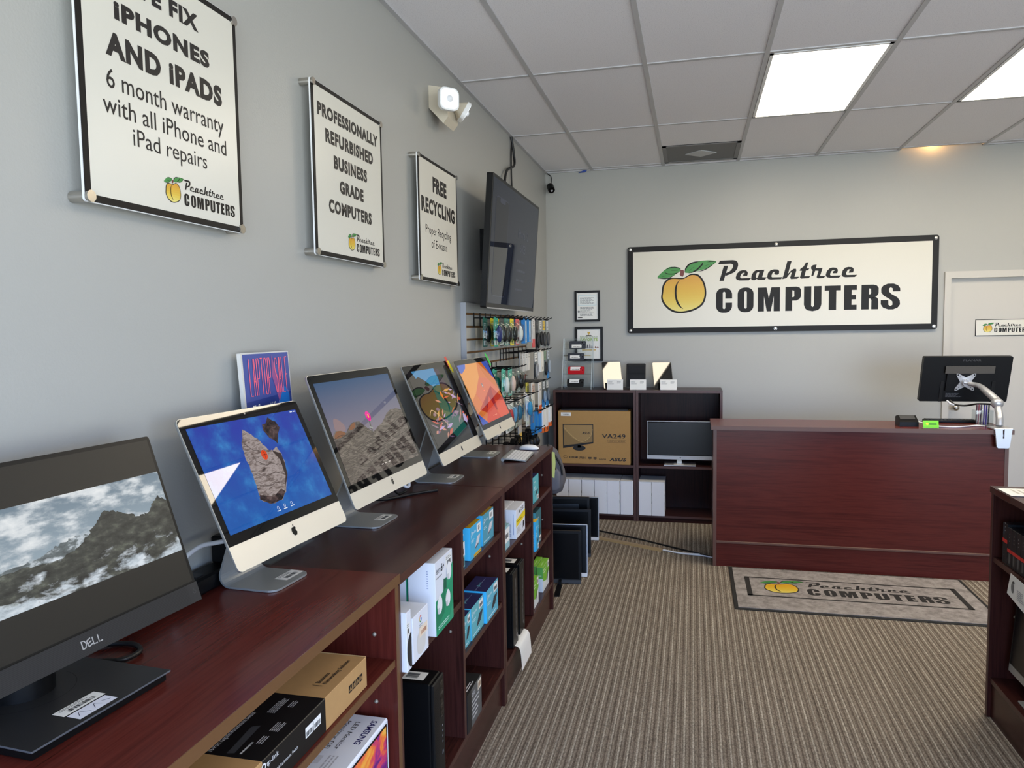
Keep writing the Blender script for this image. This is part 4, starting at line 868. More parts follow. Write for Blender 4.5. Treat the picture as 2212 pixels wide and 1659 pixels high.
fr = Fr((0, -W / 2, 1.062 - CN), (0, 1, 0), (-math.sin(tl), 0, math.cos(tl)))
MB().prism(fr, rrect(W, HH, .006, 3, W / 2, HH / 2), -.022, 0, 'black_satin').prism(fr, rrect(W * .7, HH * .7, .03, 4, W / 2, HH / 2), -.05, -.021, 'black_plastic').obj('case', dt, local=True)
chv = .108 * HH
mb = MB(); mb.rect(fr, .004, chv, W - .004, HH - .004, 'black_satin', .0004); mb.obj('glass', dt, local=True)
emit('letterbox', (30, 30, 28), .6, (6, 6, 6), .42)
m2 = MB(); m2.rect(fr, .008, chv + .004, W - .008, HH - .008, 'letterbox', .0008); wall_mountain(Scr(m2, fr, .008, .308 * HH, W - .016, .477 * HH, .0012)); m2.obj('screen', dt, local=True)
mb = MB(); mb.prism(fr, [(0, 0), (W, 0), (W, chv), (0, chv)], .0002, .003, P(34, 34, 35, .55))
for i in range(14): mb.rect(fr, .004, chv * (i + .3) / 14, W - .03, chv * (i + .7) / 14, P(24, 24, 25, .6), .0034)
du = .318; LW = .0115
for i, ch in enumerate('DELL'):
    a = du + i * LW
    if ch == 'D': mb.stroke(fr, [(a, .013), (a, .027), (a + .006, .026), (a + .009, .02), (a + .006, .014), (a, .013)], .0024, 'silver', .0038, 0)
    elif ch == 'E': [mb.stroke(fr, [(a + .001 - .001 * j, .013 + .0055 * j), (a + .0095 - .001 * j, .016 + .0055 * j)], .0022, 'silver', .0038, 0) for j in range(3)]; mb.stroke(fr, [(a + .001, .013), (a - .001, .025)], .0022, 'silver', .0038, 0)
    else: mb.stroke(fr, [(a, .027), (a, .014), (a + .008, .014)], .0024, 'silver', .0038, 0)
mb.stroke(fr, [(W - .014 + .004 * math.cos(t), .022 + .004 * math.sin(t)) for t in [2.2 + .5 * i for i in range(11)]], .001, 'grey_plastic', .0038); mb.stroke(fr, [(W - .014, .023), (W - .014, .028)], .001, 'grey_plastic', .0038, 0)
mb.obj('speaker_bar', dt, local=True)
MB().tube([(-.135, -.0, .014), (-.135, 0, .12)], .052, 'black_plastic', 28).ribbon([(-.135, 0, .12), (-.13, 0, .25)], .09, .03, 'black_plastic').obj('neck', dt, local=True)
b_ = MB(); b_.prism(Fr((0, 0, 0), (1, 0, 0), (0, 1, 0)), [(-.225, -.14), (.055, -.14), (.055, .14), (-.225, .14)], .001, .016, 'black_plastic'); b_.prism(Fr((0, 0, 0), (1, 0, 0), (0, 1, 0)), [(-.23, -.145), (.062, -.145), (.062, .145), (-.23, .145)], .0162, .0195, P(40, 40, 41, .38), P(90, 92, 96, .3))
b_.stroke(Fr((-.135, 0, .0195), (1, 0, 0), (0, 1, 0)), [(.085 * math.cos(t), .085 * math.sin(t)) for t in [-1.5 + .2 * i for i in range(16)]], .0012, P(12, 12, 12), .0003)
b_.obj('base', dt, local=True)
fs = Fr((.022, .0, .0196), (0, 1, 0), (-1, 0, 0)); s_ = MB(); s_.sticker(fs, -.05, .003, .035, .03, .0004); s_.rect(fs, -.048, -.03, .03, -.0005, P(222, 224, 236, .6), .0004)
for L in ([(-.04, -.02), (-.03, -.008), (-.02, -.024)], [(-.01, -.022), (0, -.008), (.006, -.022)], [(.012, -.012), (.024, -.02)]): s_.stroke(fs, L, .0012, P(90, 90, 110), .0008)
s_.obj('price_sticker', dt, local=True)
tag(MB().tube(smooth([(.02, -5.33, CN + .012), (.051, -5.335, CN + .008), (.09, -5.318, CN + .007), (.13, -5.314, CN + .007), (.165, -5.338, CN + .007), (.163, -5.38, CN + .007), (.12, -5.398, CN + .007), (.06, -5.405, CN + .007), (.02, -5.405, CN + .007)], 8), .0055, 'cable_black').obj('power_cable'), 'black cord curling out behind the black office computer', 'cord')
tag(MB().tube(smooth([(.05, -5.10, CN + .05), (.055, -5.067, 1.065), (.06, -4.998, 1.088), (.07, -4.93, 1.082), (.1, -4.88, 1.08)], 8), .006, 'cable_white').obj('power_cable'), 'white cord arching behind the computer with the blue sea', 'cord')
t = thing('power_strip', 'long black power strip on the counter along the left wall', 'power strip', (.045, -4.99, CN))
MB().box(.014, .075, -5.26, -4.765, CN + .0005, CN + .045, 'black_plastic', .006).obj('body', t)
o = MB()
for yy in (-5.2, -5.1, -5.0): o.box(.03, .06, yy - .014, yy + .014, CN + .045, CN + .0475, P(40, 40, 42))
o.obj('sockets', t)
tag(MB().box(.02, .07, -4.9, -4.84, CN + .046, CN + .12, 'black_plastic', .006).obj('power_adapter'), 'black power adapter plugged into the long black strip', 'adapter')
for i, (pts, m_, r, lab) in enumerate((([(.05, -3.95, CT + .02), (.09, -3.9, CT + .006), (.17, -3.78, CT + .006), (.24, -3.70, CT + .006)], 'cable_black', .006, 'black cord lying across the counter beside the boulder picture computer'),
    ([(.06, -3.9, 1.12), (.09, -3.86, 1.04), (.1, -3.8, CT + .01), (.12, -3.75, CT + .008)], 'cable_black', .005, 'black cord hanging behind the boulder picture computer'),
    ([(.12, -3.8, CT + .05), (.13, -3.77, CT + .03), (.13, -3.74, CT + .03), (.115, -3.72, CT + .05), (.09, -3.74, CT + .05)], 'cable_white', .006, 'coiled white cord between the boulder and canyon picture computers'))):
    tag(MB().tube(smooth(pts, 8), r, m_).obj('power_cable'), lab, 'cord')

# ---------------------------------------------------------------- keyboard and mouse
kr = R_(3); kt = thing('keyboard', 'slim white wireless keyboard lying on the far counter', 'keyboard', (.384, -2.83, CT), kr)
kb = MB(); L, D = .28, .13
fr = Fr((D / 2, -L / 2, .006), (0, 1, 0), (-1, 0, .09)); kb.prism(fr, rrect(L, D, .008, 3, L / 2, D / 2), -.004, 0, 'aluminium'); kb.cyl((-D / 2 + .008, -L / 2, .0095), (-D / 2 + .008, L / 2, .0095), .009, 'aluminium'); kb.obj('case', kt, local=True)
kk = MB(); rows = 6
for r in range(rows):
    n = 14 if r else 7; kw = (L - .012) / n; kh = (D - .03) / rows
    for i in range(n): kk.prism(fr, rrect(kw - .003, kh - .003, .002, 2, .006 + kw * (i + .5), .008 + kh * (r + .5)), .0003, .0022, 'white_plastic')
kk.obj('keys', kt, local=True)
t = thing('computer_mouse', 'white computer mouse behind the white keyboard', 'mouse', (.385, -2.57, CT))
MB().ell((.385, -2.57, CT + .004), (.057, .03, .024), 'white_plastic', 24, 10, 0.0).obj('shell', t); MB().box(.335, .435, -2.593, -2.547, CT + .0005, CT + .0045, P(150, 152, 156)).obj('base', t)

# ---------------------------------------------------------------- laptop sale sign
def sale():
    t = thing('counter_sign', 'blue laptop sale sign standing behind the nearest silver computer', 'sign', (.05, -4.63, CN))
    fr = Fr((.062, -4.757, 1.2), (0, 1, 0), (-.06, 0, 1)); w, h = .255, .372; mb = MB()
    mb.prism(fr, rrect(w, h, .003, 2, w / 2, h / 2), -.012, 0, P(214, 210, 202, .3)); mb.obj('acrylic_holder', t)
    p = MB(); z0 = .01; p.rect(fr, .008, .008, w - .004, h - .004, P(72, 84, 152, .3), .0004)
    p.poly(fr, [(.008, .008), (w - .004, .008), (w - .004, h * .66), (.008, h * .62)], P(44, 62, 132, .3), .0008)
    p.poly(fr, [(q.x, q.y) for q in smooth([(.17, .2, 0), (.2, .26, 0), (.235, .25, 0), (.235, .2, 0), (.21, .12, 0), (.22, .06, 0), (.19, .02, 0), (.14, .06, 0)], 4, True)], P(30, 112, 190, .3), .0012)
    p.poly(fr, [(.13, .06), (.16, .15), (.185, .16), (.18, .06), (.15, .03)], P(140, 190, 170, .3), .0016); p.poly(fr, [(.155, h - .01), (.2, .25), (.18, .22), (.15, .3)], P(150, 84, 138, .3), .0014)
    pk = P(255, 110, 130, .3); x = .033; cw = .0195
    glyph = {'L': [[(0, 1), (0, 0), (1, 0)]], 'A': [[(0, 0), (.35, 1), (.65, 1), (1, 0)], [(.15, .38), (.85, .38)]], 'P': [[(0, 0), (0, 1), (.8, 1), (1, .85), (1, .6), (.8, .45), (0, .45)]], 'T': [[(0, 1), (1, 1)], [(.5, 1), (.5, 0)]],
             'O': [[(0, .1), (0, .9), (.25, 1), (.75, 1), (1, .9), (1, .1), (.75, 0), (.25, 0), (0, .1)]], 'S': [[(1, .8), (.85, .98), (.15, .98), (0, .8), (.1, .6), (.9, .4), (1, .2), (.85, .02), (.15, .02), (0, .2)]], 'E': [[(1, 1), (0, 1), (0, 0), (1, 0)], [(0, .5), (.85, .5)]]}
    for ch in 'LAPTOP SALE':
        for st in glyph.get(ch, []): p.stroke(fr, [(x + a * cw * .6, .247 + b * .107) for a, b in st], .0034, pk, .002, 0)
        x += cw * (1.0 if ch != ' ' else .9)
    for i, s in enumerate(('Commercial Grade', 'Professionally Refurbished', '90 Day Warranty', '7 Day Return Policy')):
        v = .2 - i * .042; ww = (.125, .182, .115, .13)[i]
        p.rect(fr, .036, v - .004, .052, v + .02, 'white_paper', .002); p.stroke(fr, [(.039, v + .007), (.043, v + .002), (.05, v + .015)], .003, P(40, 60, 130), .0024, 0); p.text(fr, s, .062, v - .003, .062 + ww, v + .022, 'white_paper', .002, .008)
    p.rect(fr, .1, .005, .165, .03, 'white_paper', .002); logo(p, fr, .094, .001, .036, d=.0024, st=.0001)
    p.obj('printed_card', t)
    MB().prism(Fr((.02, -4.757, CN + .0005), (1, 0, 0), (0, 1, 0)), [(0, 0), (.09, 0), (.09, .255), (0, .255)], 0, .004, 'acrylic').box(.055, .062, -4.757, -4.502, CN + .004, 1.205, 'acrylic').obj('base', t)
sale()
# ---------------------------------------------------------------- boxed goods on the low bookcases
class Carton:
    """A printed box whose front faces +x; fx, fy, fz are frames on its front, near side and top."""
    def __init__(s, x0, x1, y0, y1, z0, z1, mat, b=.001):
        z0 += .0006; s.mb = MB().box(x0, x1, y0, y1, z0, z1, mat, b); s.w, s.h, s.dp = y1 - y0, z1 - z0, x1 - x0
        s.fx = Fr((x1, y0, z0), (0, 1, 0), (0, 0, 1)); s.fy = Fr((x0, y0, z0), (1, 0, 0), (0, 0, 1)); s.fz = Fr((x1, y0, z1), (0, 1, 0), (-1, 0, 0))
    def f(s, a, b, c, d, mat, k=.0005): s.mb.rect(s.fx, a * s.w, b * s.h, c * s.w, d * s.h, mat, k)
    def side(s, a, b, c, d, mat, k=.0005): s.mb.rect(s.fy, a * s.dp, b * s.h, c * s.dp, d * s.h, mat, k)
    def top(s, a, b, c, d, mat, k=.0005): s.mb.rect(s.fz, a * s.w, b * s.dp, c * s.w, d * s.dp, mat, k)
    def done(s, name, label, cat='box', group=None): return tag(s.mb.obj(name), label, cat, group)
TXT_G = P(96, 96, 98)
# white mesh-router box with green picture, and the plain white one behind it
z = .675
c = Carton(.412, .502, -4.478, -4.308, z, .909, 'white_box')
c.mb.poly(c.fx, [(0, 0), (c.w, 0), (c.w, .19), (.125, .165), (.07, .12), (0, .11)], P(36, 148, 104), .0005); c.mb.poly(c.fx, [(0, .07), (.1, .14), (.08, .05), (0, .02)], P(28, 126, 88), .0008); c.mb.poly(c.fx, [(.115, .0), (c.w, .06), (c.w, 0)], P(52, 162, 118), .0008)
c.mb.poly(c.fx, [(.075, .125), (.105, .12), (.105, .155), (.078, .16)], P(24, 100, 72), .001); c.mb.poly(c.fx, [(.105, .12), (.17, .14), (.17, .185), (.105, .155)], P(44, 156, 112), .001)
for (u, v, w_, h_) in ((.035, .085, .045, .06), (.13, .165, .045, .06), (.115, .08, .045, .055)): c.mb.poly(c.fx, [(q.x, q.y) for q in smooth([(u - w_ / 2, v, 0), (u - w_ * .4, v + h_ * .35, 0), (u, v + h_ * .62, 0), (u + w_ * .48, v + h_ * .3, 0), (u + w_ * .48, v - h_ * .2, 0), (u, v - h_ * .4, 0)], 3, True)], P(238, 238, 238), .0014); c.mb.poly(c.fx, [(u - w_ / 2, v), (u - w_ * .4, v - h_ * .3), (u, v - h_ * .4), (u, v - h_ * .05)], P(206, 208, 210), .0017)
c.mb.text(c.fx, 'eero', .012, .193, .052, .208, TXT_G, .0006); c.mb.text(c.fx, '6+', .058, .19, .085, .216, 'ink', .0006, .02); c.mb.lines(c.fx, .01, .176, .08, .184, 1, P(150, 150, 150), .0006); c.mb.sticker(c.fx, .1, .185, .162, .226); c.mb.lines(c.fx, .02, .012, .15, .026, 2, P(190, 230, 214), .0008)
c.mb.lines(c.fy, .062, .15, .068, .21, 8, P(150, 160, 190), .0005); c.done('router_box', 'tall white box with green picture of white mesh routers')
c = Carton(.315, .408, -4.478, -4.308, z, .909, 'white_box'); c.mb.box(.406, .4085, -4.4785, -4.308, z + .0006, .909, P(24, 128, 96)); c.done('router_box', 'plain white box with green edge behind the mesh router box')
c = Carton(.405, .503, -4.675, -4.55, z, .811, 'white_box')
c.mb.poly(c.fx, [(q.x, q.y) for q in smooth([(.035, .02, 0), (.03, .055, 0), (.045, .075, 0), (.085, .075, 0), (.1, .055, 0), (.095, .02, 0), (.065, .008, 0)], 4, True)], P(214, 210, 204), .0005)
g = (.062, .112); 
for a0, a1, cc in ((45, 140, (214, 70, 56)), (140, 210, (226, 180, 50)), (210, 300, (70, 150, 80)), (300, 360, (70, 120, 210))): c.mb.stroke(c.fx, [(g[0] + .008 * math.cos(R_(a)), g[1] + .009 * math.sin(R_(a))) for a in (a0, (a0 + a1) / 2, a1)], .0035, P(*cc), .0006)
c.mb.stroke(c.fx, [(g[0], g[1]), (g[0] + .008, g[1])], .0035, P(70, 120, 210), .0006, 0)
c.mb.lines(c.fx, .05, .085, .08, .098, 2, P(160, 160, 160), .0006); c.mb.rect(c.fx, .05, .058, .115, .088, P(238, 220, 196), .0008); c.mb.bars(c.fx, .06, .064, .108, .076, P(196, 140, 106), .0011)
c.mb.lines(c.fy, .01, .02, .04, .026, 1, P(120, 130, 170)); c.done('speaker_box', 'white cube box with grey dome picture and cream barcode')
c = Carton(.39, .504, -4.7245, -4.69, z, .846, 'white_box'); 
c.mb.poly(c.fx, [(.0345 + .033 * math.cos(t), .055 + .05 * math.sin(t)) for t in [PI * .5 + PI * i / 12 for i in range(13)]], P(44, 44, 46), .0006); c.mb.sticker(c.fx, .001, .1, .022, .14); c.done('speaker_box', 'white box with black speaker dome beside bookcase end panel')
# black tower computer and label
t = thing('tower_computer', 'black desktop tower standing in the middle bookcase with a white label on top', 'computer', (.36, -4.41, .17))
MB().box(.1, .47, -4.465, -4.36, .171, .512, 'black_plastic', .004).obj('case', t)
f_ = MB().box(.47, .483, -4.463, -4.362, .173, .51, 'black_satin', .004); fr = Fr((.4832, -4.463, .173), (0, 1, 0), (0, 0, 1))
f_.rect(fr, .06, .2, .09, .325, 'black_gloss', .0004); 
for i in range(36): f_.rect(fr, .008, .01 + i * .0085, .045, .014 + i * .0085, P(10, 10, 11), .0004)
for i in range(4): f_.disc(fr, .075, .17 - i * .018, .004, P(120, 120, 124), .0006, 10)
f_.disc(fr, .075, .08, .008, P(90, 92, 96), .0006, 14); f_.obj('front_bezel', t)
s_ = MB(); s_.sticker(Fr((.44, -4.44, .5122), (0, 1, 0), (-1, 0, 0)), 0, 0, .055, .12, .0004); s_.obj('label_sticker', t)
# blue network boxes with yellow tops
BL = P(70, 176, 216); TL = P(96, 176, 186); YE = P(232, 184, 48); NV = P(34, 32, 78)
def net_box(y0, y1, x1, z0, z1, x0, label, top, front, side, dark, yellow_foot=False, group=None):
    c = Carton(x0, x1, y0, y1, z0, z1, side); c.f(0, 0, 1, 1, front); c.top(0, 0, 1, 1, top); w, h = c.w, c.h
    tplink(c.mb, c.fx, .08 * w, .66 * h, .2 * h, P(236, 246, 250), .0008); c.mb.lines(c.fx, .08 * w, .5 * h, .45 * w, .6 * h, 2, P(214, 238, 246), .0008)
    dk = P(54, 56, 60) if dark else P(214, 216, 220); d2 = P(84, 86, 90) if dark else P(176, 178, 184)
    a = [(.42, .22), (.75, .3), (.92, .52), (.9, .58), (.6, .5), (.44, .3)]
    c.mb.poly(c.fx, [(u * w, v * h) for u, v in a], d2, .0008); c.mb.poly(c.fx, [(u * w, v * h) for u, v in ((.44, .3), (.76, .36), (.92, .58), (.62, .56))], dk, .001)
    for i in range(4): c.mb.rect(c.fx, (.46 + .07 * i) * w, (.235 + .017 * i) * h, (.51 + .07 * i) * w, (.28 + .017 * i) * h, P(40, 40, 44), .0012)
    c.mb.rect(c.fx, .6 * w, .68 * h, .97 * w, .94 * h, 'white_paper', .001)
    if dark: c.mb.bars(c.fx, .66 * w, .73 * h, .92 * w, .84 * h, 'ink', .0014)
    else: c.mb.text(c.fx, '$5', .72 * w, .73 * h, .86 * w, .88 * h, 'ink', .0014, .02)
    if yellow_foot: c.f(.3, .01, 1, .1, YE, .001); c.mb.lines(c.fx, .35 * w, .035 * h, .95 * w, .075 * h, 1, P(110, 90, 30), .0014)
    else: c.mb.lines(c.fx, .1 * w, .06 * h, .8 * w, .14 * h, 1, P(214, 238, 246), .0008)
    if dark: c.mb.stroke(c.fz, [(.0, .5 * c.dp), (w * .9, .5 * c.dp)], .001, P(150, 160, 200), .0008, 0); tplink(c.mb, c.fz, .3 * w, .4 * c.dp, .02, P(110, 190, 210), .0009)
    else: c.top(.2, .3, .55, .5, P(214, 166, 40), .0008)
    c.mb.lines(c.fy, .2 * c.dp, .75 * h, .8 * c.dp, .85 * h, 1, P(214, 238, 246), .0006)
    return c.done('network_box', label, 'box', group)
net_box(-4.012, -3.87, .474, .77, .895, .395, 'blue network switch box with yellow foot and price tag', YE, BL, P(64, 186, 236), False, True)
net_box(-3.822, -3.66, .468, .77, .894, .385, 'blue network switch box behind the yellow-footed one, nearer the divider', P(206, 160, 56), P(84, 158, 178), P(64, 186, 236), False)
c = Carton(.42, .472, -4.135, -4.075, .77, .865, P(130, 196, 190)); c.f(.0, .45, 1, 1, 'white_paper'); c.mb.bars(c.fx, .01, .05, .05, .07, 'ink', .0008); c.f(.1, .08, .9, .4, P(60, 74, 80), .0006); c.done('adapter_box', 'little teal box with white label beside the yellow topped boxes')
net_box(-4.107, -4.02, .47, .465, .586, .39, 'teal network box with navy lid nearest of the three in its row', NV, TL, P(70, 190, 226), True)
net_box(-4.016, -3.848, .473, .465, .589, .39, 'teal network box with navy lid in the middle of its row of three', NV, P(104, 182, 190), P(70, 190, 226), True)
net_box(-3.843, -3.668, .484, .465, .595, .39, 'bright blue network box with navy lid farthest in its row of three', NV, P(100, 182, 204), P(56, 182, 232), True)
c = Carton(.39, .489, -4.135, -3.953, .17, .314, P(24, 24, 25)); c.f(0, 0, 1, 1, P(92, 92, 90)); c.f(0, 0, .28, 1, P(30, 30, 31), .0008); c.mb.text(c.fx, 'asus', .06, .11, .1, .125, P(220, 220, 220), .001); c.mb.lines(c.fx, .06, .02, .15, .1, 5, P(200, 200, 198), .001); c.f(.72, .7, .98, .95, P(236, 228, 210), .001); c.mb.bars(c.fx, .135, .108, .175, .128, P(170, 130, 90), .0014)
c.mb.rect(c.fz, .03, .03, .08, .06, 'white_paper', .0006); c.mb.lines(c.fz, .03, .008, .12, .024, 2, P(220, 220, 220), .0006); c.mb.ell((.43, -4.1, .316), (.018, .022, .01), 'clear_plastic', 10, 6); c.done('graphics_card_box', 'black and grey box with crumpled film on the bottom shelf')
# white converter boxes
def conv(x0, x1, label, front=True):
    c = Carton(x0, x1, -3.305, -3.118, .655, .793, P(226, 228, 234)); w, h = c.w, c.h
    c.mb.poly(c.fx, [(0, .4 * h), (w, .5 * h), (w, .74 * h), (0, .64 * h)], P(240, 212, 40), .0006); c.mb.lines(c.fx, .02, .53 * h, .14, .6 * h, 1, P(120, 100, 20), .0009); c.mb.poly(c.fx, [(.135, .02), (.165, .03), (.165, .05), (.14, .055)], P(34, 34, 36), .0008); c.mb.lines(c.fx, .01, .02, .1, .05, 4, P(180, 180, 180), .0008); c.mb.rect(c.fx, .05, .78 * h, .09, .95 * h, 'white_paper', .0008); c.mb.bars(c.fx, .055, .8 * h, .085, .9 * h, P(60, 60, 60), .001)
    c.mb.lines(c.fx, .1, .8 * h, .17, .94 * h, 2, TXT_G, .0008)
    fs = Fr(c.fy.p(c.dp * .35, .01), (0, 0, 1), (-1, 0, 0)); c.mb.text(fs, 'StarTech.com', 0, -.009, .06, .009, P(90, 110, 160), .0006); c.mb.stroke(c.fy, [(c.dp * .75, .02), (c.dp * .75, h - .02)], .002, P(90, 120, 180), .0006, 0); c.done('converter_box', label)
conv(.43, .48, 'white box with a slanted yellow band at the shelf front'); conv(.372, .427, 'white box with a yellow band behind its twin')
c = Carton(.425, .475, -3.52, -3.41, .655, .76, P(150, 190, 196)); c.f(.05, .3, .95, .9, 'white_paper'); c.mb.bars(c.fx, .03, .05, .08, .07, 'ink', .0008); c.done('cable_box', 'pale teal box at the near end of the converter shelf')
# two slim black desktop computers and the leaflet
def slim(y0, y1, top, label, xf):
    t = thing('slim_computer', label, 'computer', (.32, (y0 + y1) / 2, .17)); MB().box(.12, xf - .008, y0, y1, .171, top, 'black_plastic', .004).obj('case', t)
    f_ = MB().box(xf - .008, xf, y0 + .001, y1 - .001, .172, top - .001, 'black_satin', .003); fr = Fr((xf, y0, .172), (0, 1, 0), (0, 0, 1)); w = y1 - y0
    f_.rect(fr, w * .55, .04, w * .62, top - .21, P(120, 120, 122, .3), .0005); f_.rect(fr, w * .7, .03, w * .8, .05, 'silver', .0006)
    for i in range(8): f_.rect(fr, w * .57, .05 + i * .03, w * .6, .06 + i * .03, P(40, 40, 40), .0009)
    f_.obj('front_bezel', t); s_ = MB(); s_.sticker(Fr((xf - .03, y0 + .02, top + .0002), (0, 1, 0), (-1, 0, 0)), 0, 0, w * .6, .1, .0004); s_.obj('label_sticker', t)
slim(-3.40, -3.30, .522, 'nearer of two slim black computers on the bottom shelf', .482); slim(-3.245, -3.14, .516, 'farther of two slim black computers on the bottom shelf', .478)
lf = MB(); pth = smooth([(.33, -3.29, .1735), (.45, -3.29, .1735), (.492, -3.29, .172), (.508, -3.29, .145), (.515, -3.29, .06)], 5)
lf.ribbon([(p.x, -3.27, p.z) for p in pth], .2, .0008, 'white_paper'); fr = Fr((.5125, -3.37, .055), (0, 1, 0), (-.06, 0, 1)); lf.lines(fr, .06, .02, .18, .075, 6, P(150, 150, 155), .0015); lf.poly(fr, [(.02, .02), (.04, .015), (.045, .06), (.03, .065)], P(130, 130, 132), .0015)
tag(lf.obj('leaflet'), 'white leaflet hanging off the bottom shelf under the slim computers', 'leaflet')
# far bay: teal, yellow and green boxes
def small_net(x0, x1, y0, y1, z0, z1, front, side, top, label, foot=None):
    c = Carton(x0, x1, y0, y1, z0, z1, side); w, h = c.w, c.h; c.f(0, 0, 1, 1, front); c.top(0, 0, 1, 1, top); tplink(c.mb, c.fx, .1 * w, .7 * h, .14 * h, P(236, 246, 250), .0008); c.mb.lines(c.fx, .1 * w, .45 * h, .6 * w, .62 * h, 3, P(214, 238, 246), .0008)
    c.mb.poly(c.fx, [(.35 * w, .22 * h), (.8 * w, .3 * h), (.9 * w, .42 * h), (.5 * w, .36 * h)], P(50, 56, 62), .0008); c.f(.62, .04, .96, .2, 'white_paper', .001); c.mb.bars(c.fx, .66 * w, .07 * h, .92 * w, .15 * h, 'ink', .0013)
    c.mb.lines(c.fy, .2 * c.dp, .15 * h, .8 * c.dp, .7 * h, 6, P(190, 220, 230), .0006)
    if foot: c.f(0, .0, 1, .14, foot, .0012)
    c.done('network_box', label)
small_net(.445, .475, -2.9, -2.76, .727, .863, P(96, 180, 186), P(84, 184, 196), NV, 'thin teal box on the upper shelf of the far bay')
small_net(.41, .442, -2.9, -2.76, .727, .858, P(96, 180, 186), P(84, 184, 196), P(60, 90, 120), 'thin teal box behind another on the upper far shelf')
small_net(.43, .47, -2.82, -2.68, .477, .66, P(56, 110, 120), P(66, 150, 166), P(34, 60, 66), 'dark teal box with white label on the middle far shelf')
small_net(.45, .487, -2.905, -2.83, .477, .633, P(64, 176, 220), P(60, 184, 232), YE, 'sky blue box with yellow top on the middle far shelf')
c = Carton(.43, .472, -2.96, -2.912, .477, .59, P(120, 180, 190)); c.f(.1, .45, .9, .9, 'white_paper'); c.mb.bars(c.fx, .01, .06, .04, .085, 'ink', .0008); c.done('adapter_box', 'small teal box with white label at the divider of the middle far shelf')
def green(x0, x1, y0, y1, z1, label):
    c = Carton(x0, x1, y0, y1, .17, z1, P(222, 228, 230)); w, h = c.w, c.h; G = P(122, 188, 56)
    c.mb.poly(c.fx, [(0, .45 * h), (w * .5, .3 * h), (w, .6 * h), (w, h), (0, h)], G, .0006); c.side(0, .55, 1, 1, P(96, 172, 74)); c.top(0, 0, 1, 1, P(128, 192, 60)); c.mb.poly(c.fx, [(w * .6, .2 * h), (w * .72, .3 * h), (w * .8, .72 * h), (w * .68, .6 * h)], P(40, 52, 44), .0009)
    c.mb.lines(c.fx, .1 * w, .7 * h, .5 * w, .9 * h, 2, P(236, 246, 220), .0009); c.f(.74, .72, .98, .98, 'white_paper', .0009); c.mb.bars(c.fx, .78 * w, .78 * h, .94 * w, .9 * h, 'ink', .0012); c.mb.text(c.fy, 'tp-link', .2 * c.dp, .6 * h, .8 * c.dp, .7 * h, P(236, 246, 230), .0007); c.mb.text(c.fz, 'tp-link', .2 * w, .3 * c.dp, .6 * w, .6 * c.dp, P(236, 246, 220), .0007); c.done('wireless_adapter_box', label)
green(.435, .47, -2.65, -2.47, .312, 'green and white adapter box at the front of the far bottom shelf'); green(.396, .43, -2.64, -2.46, .312, 'green adapter box tucked behind its twin'); green(.44, .474, -2.945, -2.79, .315, 'green adapter box nearest the divider')

# ---------------------------------------------------------------- nearest bay: brown network switch carton, monitor carton
c = Carton(.2, .478, -5.46, -4.932, .733, .81, 'cardboard', .0015)
KB = P(18, 17, 17, .45); WT = P(226, 226, 226)
c.mb.box(.346, .4788, -5.398, -5.146, .7338, .8106, KB, .0015)
top = Fr((0, 0, .8108), (0, 1, 0), (-1, 0, 0)); frn = Fr((.479, 0, 0), (0, 1, 0), (0, 0, 1))
def tt(s, x_near, x_far, y0, y1, mat, d=.0004, bold=0): c.mb.text(top, s, y0, -x_near, y1, -x_far, mat, d, bold)
tt('16-Port Gigabit Rackmount Switch', .366, .352, -5.389, -5.238, WT); tt('Business', .433, .421, -5.085, -5.032, 'ink', 0, .01); tt('Networking Solution', .453, .438, -5.085, -4.96, 'ink', 0, .01); c.mb.rect(top, -5.097, -.445, -5.0955, -.42, 'ink', .0001)
c.mb.poly(top, [(-5.389, -.395), (-5.29, -.386), (-5.283, -.403), (-5.385, -.41)], P(62, 62, 64), .0004)
for (a, b_, e, f2, n) in ((-5.231, .384, -5.165, .404, 5), (-5.297, .43, -5.253, .452, 5), (-5.385, .418, -5.34, .428, 1), (-5.345, .43, -5.31, .445, 3), (-5.2, .415, -5.165, .43, 3)): c.mb.lines(top, a, -f2, e, -b_, n, P(190, 190, 190), .0004)
tplink(c.mb, Fr((.479, -5.404, .782), (0, 1, 0), (0, 0, 1)), 0, 0, .024, WT, .0005); c.mb.text(frn, '16-Port Gigabit Rackmount Switch', -5.395, .762, -5.27, .771, WT, .0005)
for a in (-5.238, -5.203): c.mb.rect(frn, a, .766, a + .032, .789, 'white_paper', .0006); c.mb.bars(frn, a + .003, .769, a + .029, .779, 'ink', .0009)
for i in range(4):
    a = -5.03 + .0195 * i; c.mb.rect(frn, a, .763, a + .016, .781, 'ink', -.0004); c.mb.stroke(frn, [(a + .003, .767), (a + .008, .777), (a + .013, .767)], .002, 'cardboard', -.0001, 0); c.mb.stroke(frn, [(a + .008, .766), (a + .008, .776)], .0015, 'cardboard', -.0001, 0)
c.mb.box(.2, .478, -4.9318, -4.9305, .735, .812, 'cardboard')
c.done('network_switch_box', 'brown cardboard box with black sleeve on the nearest shelf')
x0, x1, y0, y1, z1 = .1, .4725, -5.32, -4.794, .58
c = Carton(x0, x1, y0, y1, .17, z1, 'white_box', .004)
tp = Fr((0, y1, z1), (0, -1, 0), (1, 0, 0))      # lettering reads away from the viewer
NB = P(28, 30, 96)
c.mb.text(tp, 'SAMSUNG', .026, .437, .142, .455, NB, .0005, .02); c.mb.text(tp, 'LED Monitor', .04, .398, .172, .411, 'ink', .0005); c.mb.text(tp, 'Moniteur DEL', .04, .372, .182, .385, 'ink', .0005)
